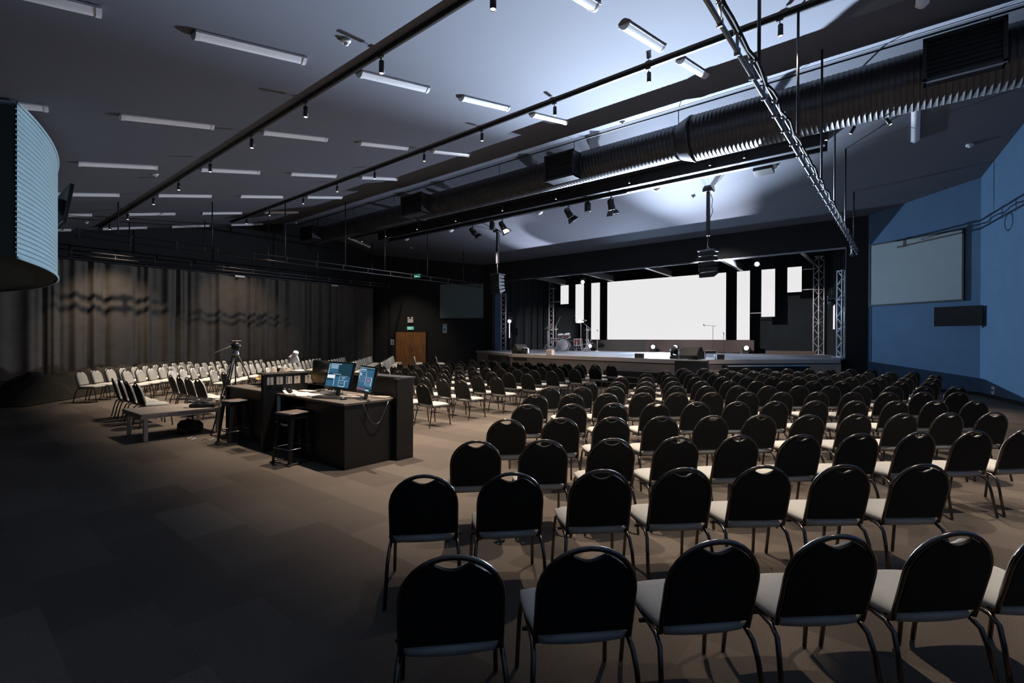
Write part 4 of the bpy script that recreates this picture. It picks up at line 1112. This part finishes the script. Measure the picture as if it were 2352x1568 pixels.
# floor monitors and boxes on the stage edge
def wedge(x, y, rz, w_, label, m='black_metal', sc=1.0, z=ZS):
    t = thing('floor_monitor', M=TR(x, y, z) @ RZ(rz) @ Matrix.Diagonal((sc, sc, sc, 1)), label=label, cat='floor speaker')
    prof = [(-.26, 0), (.24, 0), (.27, .12), (.10, .42), (-.05, .46), (-.26, .20)]
    h = w_ / 2; n = len(prof)
    vs = [(-h, y_, z_) for y_, z_ in prof] + [(h, y_, z_) for y_, z_ in prof]
    MB().add(vs, [tuple(range(n)), tuple(range(2 * n - 1, n - 1, -1))] + [(i, n + i, n + (i + 1) % n, (i + 1) % n) for i in range(n)]).build('cabinet', m, t, bevel=.01)
    a = math.atan2(.30, -.17)
    MB().box(-h + .03, h - .03, -.155, .155, 0, .008, TR(0, .185, .27) @ RX(-math.atan2(.30, .17))).build('grille', 'grille', t)
    mb = MB()
    for s in (-.5, .5): mb.box(s * w_ - .01, s * w_ + .01, -.08, .08, .2, .24)
    mb.build('handle', 'gun_metal', t)
    return t
wedge(-5.66, 16.45, R_(168), .72, 'large black stage monitor on the black box at the stage tip', 'black_metal', .92, 1.0)
wedge(-14.0, 17.65, R_(250), .62, 'rounded dark stage monitor at the left corner of the stage', 'cloth_black', .95)
t = thing('flight_bag', (-13.62, 17.55, ZS), label='small pale and black bag beside the left stage monitor', cat='bag')
MB().cbox(-.12, .12, -.16, .16, 0, .30, .05, RZ(.5)).build('bag_body', 'black_metal', t)
MB().cbox(.10, .17, -.10, .10, .02, .26, .02, RZ(.5)).build('pale_flap', 'white_plastic', t)
def bx(name, x, y, w_, d_, h_, label, m, rz=0.0, cat='box', z=ZS):
    t = thing(name, (x, y, z), rz, label, cat)
    MB().cbox(-w_ / 2, w_ / 2, -d_ / 2, d_ / 2, 0, h_, .008).build('case', m, t)
    MB().cbox(-w_ / 2 + .02, w_ / 2 - .02, -d_ / 2 - .004, -d_ / 2 + .004, .02, h_ - .02, .002).build('front_panel', m if m != 'black_metal' else 'grille', t)
    return t
bx('stage_box', -11.8, 16.95, .26, .26, .21, 'small brown box on the stage edge in front of the drums', 'fascia', .1)
bx('stage_box', -7.47, 16.3, .28, .24, .17, 'small dark brown box on the stage edge left of the black box', 'grey_board', .15)
bx('stage_box', -4.98, 17.15, .26, .22, .17, 'small black box on the right stage edge', 'black_metal', .75)
t = thing('stage_stool', (-5.18, 16.85, ZS), .3, 'low black stool with thin legs beside the large stage monitor', 'stool')
MB().cbox(-.17, .17, -.12, .12, .20, .30, .01).build('seat', 'black_metal', t)
for sx in (-.14, .14):
    for sy in (-.09, .09): MB().tube([(sx, sy, .2), (sx * 1.15, sy * 1.1, .01)], .012, 6).build('leg', 'black_metal', t)
mover(-6.27, 16.55, ZS, (-9, 10, 6), 'unlit black moving head lamp at the stage tip, left of the large monitor', False, False)
t = thing('black_pedestal', (-5.38, 15.62, 0), R_(14), 'black cube pedestal built against the tip of the stage', 'pedestal')
MB().cbox(-.48, .48, -.35, .55, 0, 1.0, .01).build('pedestal_body', 'black_wood', t)
# steps on the right-hand stage front
ds = Vector((3.89, 4.56, 0)).normalized(); ns = Vector((4.56, -3.89, 0)).normalized()
SM = Matrix(((ds.x, ns.x, 0, -5.75), (ds.y, ns.y, 0, 15.92), (0, 0, 1, 0), (0, 0, 0, 1)))
t = thing('stage_steps', M=SM, label='dark steps with lit steel edges at the right stage front', cat='steps')
for k, (z, o0, o1) in enumerate(((.80, .0, .30), (.60, .30, .60), (.40, .60, .90), (.20, .90, 1.2))):
    s = MB().box(1.4, 4.5, o0, o1, 0, z).build('step', 'black_wood', t)
    MB().box(1.4, 4.5, o1 - .03, o1 + .008, z - .03, z + .006).build('nosing', 'steel', s)
t = thing('stage_steps', (-7.6, 15.5, 0), 0, 'low dark steps against the brown stage front, left of the black pedestal', 'steps')
for k, (z, y0) in enumerate(((.55, .05), (.36, -.25), (.18, -.55))):
    MB().box(-.9, 1.1, y0, .50, 0, z).build('step', 'black_wood', t)
t = thing('stage_steps', (-14.1, 16.55, 0), R_(-32.1), 'dark side steps at the left corner of the stage', 'steps')
for k, (z, y0) in enumerate(((.9, .1), (.6, -.2), (.3, -.5))):
    MB().box(-2.8, -.6, y0, .45, 0, z).build('step', 'black_wood', t)
tag(MB().box(-13.8, -13.05, 16.88, 16.95, .70, .86).build('access_hatch', 'black_wood'), 'small black hatch in the brown stage front at its left end', 'hatch')

# ================================================================== THE MIXING DESK
random.seed(5)
t = thing('control_desk', (0, 0, 0), label='large black sound desk with raised back and side panels', cat='desk')
ZD = .83
MB().cbox(-7.16, -5.37, 3.29, 4.14, ZD - .035, ZD, .006).build('right_counter', 'desk_top', t)
MB().cbox(-8.97, -7.22, 3.28, 4.14, ZD - .035, ZD, .006).build('left_counter', 'desk_top', t)
MB().cbox(-8.97, -7.22, 3.62, 4.14, ZD + .09, ZD + .12, .006).build('raised_shelf', 'desk_top', t)
MB().box(-5.42, -5.385, 3.31, 4.12, 0, ZD - .035).build('end_panel', 'black_wood', t)
MB().box(-6.35, -5.42, 3.31, 3.345, 0, ZD - .035).build('front_panel', 'black_wood', t)
MB().box(-8.93, -7.24, 3.31, 3.345, 0, ZD - .035).build('front_panel', 'black_wood', t)
MB().cbox(-8.99, -8.95, 3.28, 4.14, 0, ZD + .0, .004).build('side_panel', 'black_wood', t)
MB().cbox(-7.22, -7.16, 3.10, 3.77, 0, 1.11, .006).build('divider_panel', 'black_wood', t)
MB().cbox(-5.37, -5.28, 4.02, 4.30, 0, 1.095, .006).build('corner_post', 'black_wood', t)
MB().cbox(-8.99, -5.30, 4.14, 4.20, 0, 1.09, .006).build('back_panel', 'black_wood', t)
MB().cbox(-7.42, -7.14, 3.12, 3.80, 1.10, 1.12, .004).build('top_ledge', 'black_wood', t)
MB().cbox(-6.15, -5.28, 4.10, 4.34, 1.092, 1.11, .003).build('top_ledge', 'gun_metal', t)
mb = MB(); mb.box(-7.0, -6.96, 3.6, 3.64, .0, .8); mb.box(-6.9, -6.5, 3.65, 4.05, .02, .30)
mb.build('under_shelf', 'black_metal', t)
mb = MB(); mb.box(-7.155, -7.10, 3.30, 3.325, .45, .79); mb.tube([(-7.13, 3.28, .42), (-6.85, 3.26, .40), (-6.6, 3.3, .43)], .014, 6)
mb.build('blue_strip_light', 'louvre', t)
# power socket plates on the divider
for i, y in enumerate((3.20, 3.335, 3.475, 3.60, 3.77)):
    s = thing('socket_plate', (-7.158, y, .955), label='cream socket plate on the desk divider, %s from its front edge' % ORD[i], cat='socket plate', group='cream socket plates on the desk divider')
    MB().cbox(0, .010, -.047, .047, 0, .115, .003).build('plate', 'socket', s)
    mb = MB()
    if i < 2: [mb.cbox(.010, .013, -.012, .012, .02 + k * .027, .028 + k * .027, .001) for k in range(4)]
    elif i == 2: mb.box(.010, .0125, -.032, -.020, .008, .107); [mb.box(.010, .0125, .02, .028, .02 + k * .02, .028 + k * .02) for k in range(4)]
    else: mb.lathe([(0, 0), (.011, 0), (.011, .003), (0, .003)], 12, TR(.010, 0, .085) @ RY(PI / 2), False); [mb.lathe([(0, 0), (.005, 0), (.005, .003), (0, .003)], 8, TR(.010, 0, .03 + k * .026) @ RY(PI / 2), False) for k in range(2)]
    mb.build('sockets', 'ink', s)
# monitors
def face_quads(rects, y, th=.0015):
    mb = MB()
    for x0, x1, z0, z1 in rects: mb.box(x0, x1, y - th, y, z0, z1)
    return mb
def monitor(M, w_, h_, label, content):
    t = thing('computer_monitor', M=M, label=label, cat='computer monitor')
    MB().cbox(-w_ / 2 - .018, w_ / 2 + .018, 0, .035, -.018, h_ + .018, .005).build('bezel', 'tv', t)
    s = MB().box(-w_ / 2, w_ / 2, -.002, 0, 0, h_).build('screen', 'scr_dark', t)
    for m, rects in content.items():
        face_quads([(-w_ / 2 + a * w_, -w_ / 2 + b * w_, (1 - d_) * h_, (1 - c_) * h_) for a, b, c_, d_ in rects], -.002 - (.0005 if m == 'scr_blue' else .002)).build('interface_panels', m, s)
    mb = MB(); mb.box(-.03, .03, .03, .06, -.12, h_ * .6); mb.cbox(-.14, .14, -.06, .13, -.125, -.11, .004)
    mb.build('stand', 'black_metal', t)
    return t
c1 = {'scr_blue': [(0.02, .45, .05, .42), (.02, .28, .72, .97), (.3, .98, .55, .97)],
      'scr_pale': [(.10, .55, .03, .055), (.12, .42, .085, .11), (.12, .42, .13, .15), (.12, .42, .17, .19), (.12, .42, .21, .23), (.03, .07, .05, .09), (.03, .07, .13, .17), (.03, .07, .22, .26), (.03, .07, .31, .35), (.03, .07, .40, .44), (.25, .6, .45, .47),
                   (.55, .9, .52, .53), (.55, .56, .55, .95), (.34, .36, .62, .95), (.58, .92, .70, .715), (.80, .82, .72, .95), (.60, .80, .93, .96), (.60, .78, .80, .81), (.66, .80, .57, .60), (.70, .74, .63, .65)],
      'scr_white': [(.04, .36, .50, .64)]}
c2 = {'scr_blue': [(.03, .97, .10, .84), ], 'scr_pale': [(.02, .98, .02, .035), (.10, .46, .08, .12), (.10, .46, .16, .18), (.04, .07, .08, .50), (.10, .20, .26, .36), (.50, .52, .2, .74), (.56, .9, .40, .41), (.56, .9, .44, .45), (.56, .86, .62, .63), (.56, .86, .68, .69), (.56, .86, .74, .75), (.04, .46, .38, .385), (.04, .46, .44, .445), (.04, .46, .50, .505), (.04, .46, .56, .565), (.04, .46, .62, .625), (.60, .84, .90, .96), (.88, .92, .40, .75)],
      'scr_pink': [(.02, .56, .875, .90), (.02, .12, .93, .955), (.16, .26, .93, .955), (.30, .40, .93, .955), (.44, .54, .93, .955), (.60, .80, .50, .58)]}
monitor(TR(-6.13, 3.64, .955) @ RZ(R_(0)) @ RX(R_(-13)), .60, .34, 'lit computer monitor on the desk, left of two, with a white window', c1)
monitor(TR(-5.57, 3.70, .935) @ RZ(R_(-13)) @ RX(R_(-11)), .52, .32, 'lit computer monitor on the desk, right of two, with a pink strip', c2)
t = thing('dark_screen', M=TR(-6.72, 3.86, .925) @ RZ(R_(-5)) @ RX(R_(-4)), label='large switched-off dark screen standing behind the left lit monitor', cat='screen')
MB().cbox(-.60, .50, 0, .04, 0, .37, .006).build('glass_panel', 'tv', t)
MB().box(-.60, .50, -.004, .0, -.012, .004).build('lower_edge', 'gun_metal', t)
MB().box(-.1, .1, .04, .10, -.095, .2).build('stand', 'black_metal', t)
# desk lamp
t = thing('desk_lamp', (-7.27, 3.67, 1.122), label='white gooseneck desk lamp on the black divider ledge', cat='desk lamp')
MB().lathe([(0, 0), (.10, 0), (.10, .014), (.085, .03), (0, .032)], 24).build('base', 'white_plastic', t)
MB().tube([(.02, 0, .02), (.025, 0, .10), (.02, -.0, .17), (-.02, -.0, .225), (-.06, -.0, .25)], .014, 10).build('gooseneck', 'white_plastic', t)
MB().lathe([(0, .0), (.038, .0), (.042, -.03), (.040, -.07), (.060, -.10), (.085, -.15), (.081, -.15), (.056, -.10), (.03, -.06), (0, -.05)], 22, TR(-.055, 0, .30) @ RY(R_(38))).build('lamp_shade', 'white_plastic', t)
# things lying on the desk
def flat(name, x, y, w_, d_, h_, rz, m, label, cat, z=ZD, parts=None):
    t = thing(name, M=TR(x, y, z + .001) @ RZ(R_(rz)), label=label, cat=cat)
    MB().cbox(-w_ / 2, w_ / 2, -d_ / 2, d_ / 2, 0, h_, min(.004, h_ * .3)).build('body' if cat not in ('paper', 'cloth') else 'sheet', m, t)
    if parts: parts(t, w_, d_, h_)
    return t
def paper(x, y, w_, d_, rz, label, curl=.03, z=ZD):
    t = thing('paper_sheet', M=TR(x, y, z + .003) @ RZ(R_(rz)), label=label, cat='paper')
    def f(u, v): return ((u - .5) * w_, (v - .5) * d_, curl * max(0, .35 - u) ** 1.2 * 2 + .001)
    mb = MB(); mb.grid(10, 6, f); 
    def g(u, v): p = f(u, v); return (p[0], p[1], p[2] - .0012)
    mb.grid(10, 6, g); mb.build('sheet', 'paper', t)
paper(-7.0, 3.52, .30, .21, 20, 'white paper sheet on the desk near the socket plates', .05)
paper(-6.92, 3.36, .15, .08, 35, 'small curled white paper in front of the left sheet', .09)
paper(-6.60, 3.50, .32, .22, 15, 'white paper sheet in the middle of the desk')
paper(-6.56, 3.36, .20, .10, 30, 'curled white paper strip at the desk front edge', .09)
def keys(t, w_, d_, h_):
    mb = MB()
    for r in range(5):
        for c in range(14): mb.box(-w_ / 2 + .012 + c * (w_ - .024) / 14, -w_ / 2 + .009 + (c + 1) * (w_ - .024) / 14, -d_ / 2 + .012 + r * (d_ - .024) / 5, -d_ / 2 + .009 + (r + 1) * (d_ - .024) / 5, h_, h_ + .005)
    mb.build('keys', 'black_metal', t)
flat('computer_keyboard', -6.02, 3.47, .44, .16, .018, 22, 'gun_metal', 'dark computer keyboard at the front corner of the desk', 'keyboard', parts=keys)
flat('computer_keyboard', -6.78, 3.84, .42, .15, .018, 8, 'gun_metal', 'second computer keyboard below the dark screen', 'keyboard', parts=keys)
def mousep(t, w_, d_, h_): MB().box(-.002, .002, .0, d_ / 2, h_ - .001, h_ + .002).build('scroll_wheel', 'gun_metal', t)
t = thing('computer_mouse', (-5.72, 3.50, ZD), label='black computer mouse right of the front keyboard', cat='mouse')
MB().lathe([(0, .034), (.018, .032), (.030, .02), (.034, .006), (.032, 0), (0, 0)], 16, Matrix.Diagonal((.9, 1.5, 1, 1))).build('shell', 'black_metal', t)
MB().box(-.003, .003, .02, .035, .026, .032).build('scroll_wheel', 'gun_metal', t)
def frame_in(t, w_, d_, h_): MB().box(-w_ / 2 + .03, w_ / 2 - .03, -d_ / 2 + .03, d_ / 2 - .03, h_, h_ + .001).build('display', 'cloth_grey', t)
flat('tablet_computer', -5.80, 3.72, .30, .24, .03, 28, 'socket', 'pale tablet lying in front of the right monitor', 'tablet', parts=frame_in)
flat('notebook', -5.56, 3.98, .22, .16, .012, 20, 'cloth_grey', 'grey notebook at the right end of the desk', 'notebook', parts=lambda t, w_, d_, h_: MB().tube([(-w_ / 2, -d_ / 2, h_ * .6), (-w_ / 2, d_ / 2, h_ * .6)], .006, 6).build('spine', 'black_metal', t))
flat('open_folder', -6.96, 3.66, .30, .12, .02, 10, 'cloth_grey', 'open brown folder behind the left paper sheet', 'folder', parts=lambda t, w_, d_, h_: MB().box(-w_ / 2 + .01, w_ / 2 - .01, -d_ / 2 + .01, d_ / 2 - .01, h_, h_ + .004).build('pages', 'paper', t))
flat('small_mixer', -6.45, 3.74, .26, .14, .045, 15, 'gun_metal', 'small grey mixer below the left lit monitor', 'mixer', parts=lambda t, w_, d_, h_: [MB().lathe([(0, 0), (.008, 0), (.007, .014), (0, .014)], 8, TR(-w_ / 2 + .03 + k * .033, .03 * (-1) ** k, h_)).build('knob', 'white_plastic', t) for k in range(7)])
t = thing('small_figurine', (-6.28, 3.80, ZD), label='small white bottle-shaped gadget between the two monitors', cat='gadget')
MB().lathe([(0, 0), (.03, 0), (.03, .04), (.022, .05), (.012, .055), (.018, .075), (.014, .095), (0, .1)], 14).build('body', 'white_plastic', t)
MB().lathe([(.031, .01), (.033, .01), (.033, .02), (.031, .02)], 14).build('band', 'black_metal', t)
t = thing('headset', (-7.06, 3.40, ZD), label='black headset lying by the desk divider', cat='headset')
MB().tube([(.07 * math.cos(i * PI / 9), .07 * math.sin(i * PI / 9), .02) for i in range(10)], .008, 6).build('headband', 'black_metal', t)
for s in (-1, 1): MB().lathe([(0, 0), (.035, 0), (.035, .03), (0, .03)], 14, TR(s * .07, 0, .035) @ RY(PI / 2) @ TR(0, 0, -.015)).build('ear_cup', 'black_metal', t)
# cables hanging down the desk front
t = thing('hanging_cable', (-5.37, 3.55, 0), label='thin dark cable looping down the right side of the desk', cat='cable')
MB().tube([(.02, .42 * math.sin(i * PI / 12) * 0 + i * .035, .80 - .28 * math.sin(i * PI / 11)) for i in range(12)], .005, 5).build('cable_loop', 'gun_metal', t)
# jackets and cloths on the left part of the desk
def crumple(x, y, z, rx, ry, h, m, name, label, seed, rz=0.0):
    rnd = random.Random(seed); ph = [rnd.uniform(0, 6) for _ in range(6)]
    def f(u, v):
        a = u * 2 - 1; b = v * 2 - 1; r = min(1, math.hypot(a, b))
        k = (1 - r ** 3)
        zz = h * k * (.55 + .25 * math.sin(5 * a + ph[0]) * math.cos(4 * b + ph[1]) + .2 * math.sin(9 * a + 7 * b + ph[2]))
        w = 1 + .12 * math.sin(3 * math.atan2(b, a) + ph[3])
        s = max(abs(a), abs(b)) / (math.hypot(a, b) + 1e-6) if r > 0 else 1
        return (a * rx * w * s, b * ry * w * s, max(0.002, zz))
    t = thing(name, M=TR(x, y, z) @ RZ(rz), label=label, cat='cloth')
    mb = MB(); mb.grid(22, 22, f); mb.build('folded_cloth', m, t)
crumple(-8.25, 3.86, .952, .30, .20, .26, 'cloth_grey', 'jacket', 'grey-brown jacket heaped beside the desk lamp', 2, .3)
crumple(-7.78, 3.90, .952, .22, .16, .20, 'cloth_black', 'jacket', 'black jacket heaped on the left desk shelf', 5, .8)
crumple(-8.22, 3.60, .952, .22, .09, .14, 'yellow', 'yellow_cloth', 'bright yellow cloth on the left desk behind the divider', 9, .2)
crumple(-7.5, 3.45, .832, .22, .10, .07, 'cloth_black', 'dark_cloth', 'dark cloth lying on the left counter below the yellow cloth', 12, .1)
# stools
def stool(x, y, rz, label):
    t = thing('metal_stool', (x, y, 0), rz, label, 'stool', 'black metal stools at the desk')
    MB().cbox(-.155, .155, -.155, .155, .645, .665, .008).build('seat', 'seat_wood', t)
    mb = MB(); mb.tube([(-.155, -.155, .652), (.155, -.155, .652), (.155, .155, .652), (-.155, .155, .652)], .012, 6, None, True)
    mb.build('seat_rim', 'gun_metal', t)
    MB().cbox(-.145, .145, -.145, .145, .58, .645, .006).build('apron', 'black_metal', t)
    for sx in (-1, 1):
        for sy in (-1, 1):
            mb = MB(); w0, w1 = .06, .035
            a, b = (sx * .14, sy * .14), (sx * .19, sy * .19)
            # folded sheet leg: an L section that widens upwards
            vs = [(a[0], a[1], .62), (a[0] - sx * w0, a[1], .62), (a[0], a[1] - sy * w0, .62), (b[0], b[1], .015), (b[0] - sx * w1, b[1], .015), (b[0], b[1] - sy * w1, .015)]
            vs += [(x_ - sx * .004, y_ - sy * .004, z_) for x_, y_, z_ in vs]
            mb.add(vs, [(0, 1, 4, 3), (0, 3, 5, 2), (6, 9, 10, 7), (6, 8, 11, 9), (0, 2, 8, 6), (0, 6, 7, 1), (3, 4, 10, 9), (3, 9, 11, 5), (1, 7, 10, 4), (2, 5, 11, 8)])
            mb.cbox(b[0] - .02, b[0] + .02, b[1] - .02, b[1] + .02, 0, .02, .004)
            mb.build('leg', 'black_metal', t)
    mb = MB()
    for z, h in ((.20, .172),):
        mb.tube([(-h, -h, z), (h, -h, z), (h, h, z), (-h, h, z)], .009, 6, None, True)
    mb.build('foot_rail', 'gun_metal', t)
    mb = MB(); h = .187; mb.tube([(-h, -h, .018), (h, -h, .018), (h, h, .018), (-h, h, .018)], .009, 6, None, True); mb.build('base_rail', 'black_metal', t)
stool(-6.29, 3.12, R_(8), 'black metal stool at the desk, nearest the camera, with a brown seat')
stool(-6.78, 3.55, R_(0), 'black metal stool pushed under the desk behind the nearest one')
stool(-8.17, 3.12, R_(5), 'black metal stool at the left end of the desk')
# long low bench platform with aluminium frame
t = thing('platform_bench', (0, 0, 0), label='long low grey platform bench with aluminium edge and legs', cat='bench')
c0 = Vector((-10.21, 2.13, 0)); ex = Vector((-9.20, 2.15, 0)) - c0; wdt = ex.length; ex.normalize(); ey = Vector((-ex.y, ex.x, 0))
ex2 = Vector((-.13, 1.15, 0)).normalized()
BMx = Matrix(((ex.x, ey.x, 0, c0.x), (ex.y, ey.y, 0, c0.y), (0, 0, 1, 0), (0, 0, 0, 1)))
LB = 1.20
MB().cbox(0.01, wdt - .01, .01, LB, .415, .442, .003, BMx).build('platform_top', 'cloth_grey', t)
mb = MB()
for z0, z1, o in ((.415, .438, .0), (.365, .408, .006)):
    mb.box(0, wdt, o, .03, z0, z1, BMx); mb.box(wdt - .03, wdt - o, 0, LB, z0, z1, BMx); mb.box(o, .03, 0, LB, z0, z1, BMx); mb.box(0, wdt, LB - .03, LB, z0, z1, BMx)
mb.build('edge_frame', 'bench_alu', t)
for x_, y_ in ((.04, .05), (wdt - .1, .05), (.04, LB - .11), (wdt - .1, LB - .11)):
    MB().cbox(x_, x_ + .06, y_, y_ + .06, 0, .37, .006, BMx).build('leg', 'bench_alu', t)
t = thing('shoulder_bag', (-9.62, 2.95, 0), .2, 'black bag with a handle under the long bench', 'bag')
MB().cbox(-.22, .22, -.13, .13, 0, .21, .06).build('bag_body', 'cloth_black', t)
MB().tube([(-.10, 0, .20), (-.07, 0, .27), (.07, 0, .27), (.10, 0, .20)], .010, 6).build('handle', 'cloth_black', t)
MB().cbox(-.15, .15, -.145, -.125, .03, .09, .006).build('front_pocket', 'gun_metal', t)
# equipment with cables on the bench end
t = thing('equipment_pile', M=TR(-9.46, 3.12, .443) @ RZ(.9), label='pile of coiled cables and gear on the right end of the bench', cat='cables')
MB().cbox(-.20, .20, -.13, .13, 0, .06, .01).build('gear_case', 'black_metal', t)
rnd = random.Random(4)
for k in range(5):
    r = .10 + .03 * rnd.random(); cx_, cy_, cz_ = rnd.uniform(-.14, .14), rnd.uniform(-.06, .06), .075 + .018 * k
    MB().tube([(cx_ + r * math.cos(a * PI / 8) * 1.5, cy_ + r * math.sin(a * PI / 8), cz_ + .012 * math.sin(a * 1.3 + k)) for a in range(16)], .009, 5, None, True).build('cable_coil', ('gun_metal', 'black_metal', 'bench_alu')[k % 3], t)
# tripod with fluid head and pan handle
t = thing('camera_tripod', (-9.42, 3.60, 0), label='tall black camera tripod with a fluid head and pan handle', cat='tripod')
apex = 1.34
for k, (fx, fy) in enumerate(((.38, -.52), (.20, .56), (-.58, -.06))):
    top = Vector((fx * .06, fy * .06, apex)); foot = Vector((fx, fy, .01)); mid = top.lerp(foot, .55)
    side = Vector((fy, -fx, 0)).normalized() * .022
    mb = MB()
    mb.tube([top + side, mid + side], .011, 6); mb.tube([top - side, mid - side], .011, 6)
    mb.tube([top.lerp(foot, .45), foot], .012, 6); mb.cbox(-.035, .035, -.02, .02, -.03, .03, .006, TR(*mid)); mb.lathe([(0, -.0), (.02, 0), (.016, .03), (0, .03)], 8, TR(*foot) @ TR(0, 0, -.01))
    mb.build('leg', 'black_metal', t)
mb = MB()
for fx, fy in ((.38, -.52), (.20, .56), (-.58, -.06)): mb.tube([(0, 0, .75), (fx * .42, fy * .42, .74)], .008, 5)
mb.tube([(0, 0, .7), (0, 0, 1.26)], .012, 6); mb.build('spreader', 'black_metal', t)
MB().lathe([(0, 1.32), (.055, 1.32), (.06, 1.35), (.05, 1.40), (.04, 1.42), (0, 1.42)], 16).build('bowl', 'bench_alu', t)
mb = MB(); mb.cbox(-.06, .06, -.05, .05, 1.42, 1.54, .012); mb.lathe([(0, -.09), (.055, -.09), (.06, 0), (.055, .09), (0, .09)], 14, TR(0, 0, 1.50) @ RY(PI / 2)); mb.cbox(-.06, .06, -.09, .09, 1.565, 1.59, .006)
mb.build('fluid_head', 'black_metal', t)
MB().tube([(-.03, -.03, 1.50), (-.14, -.16, 1.43), (-.24, -.29, 1.36)], [.008, .009, .013], 8).build('pan_handle', 'bench_alu', t)
# small clutter on the floor
for i, (x, y, lab) in enumerate(((-8.95, 2.75, 'tangle of thin pale cable on the floor by the desk end'), (-8.62, 2.9, 'short pale cable end on the floor near the left stool'))):
    t = thing('floor_cable', (x, y, 0), i * 1.1, lab, 'cable')
    MB().tube([(k * .03 - .1, .05 * math.sin(k * 1.3), .008 + .02 * abs(math.sin(k * .8))) for k in range(9)], .005, 5).build('cable_run', 'white_plastic' if i == 0 else 'gun_metal', t)
t = thing('floor_hatch', (-7.55, 2.93, 0), 0, 'small dark square floor plate in the carpet before the desk', 'floor plate')
MB().cbox(-.15, .15, -.06, .06, 0, .004, .001).build('plate', 'black_metal', t)
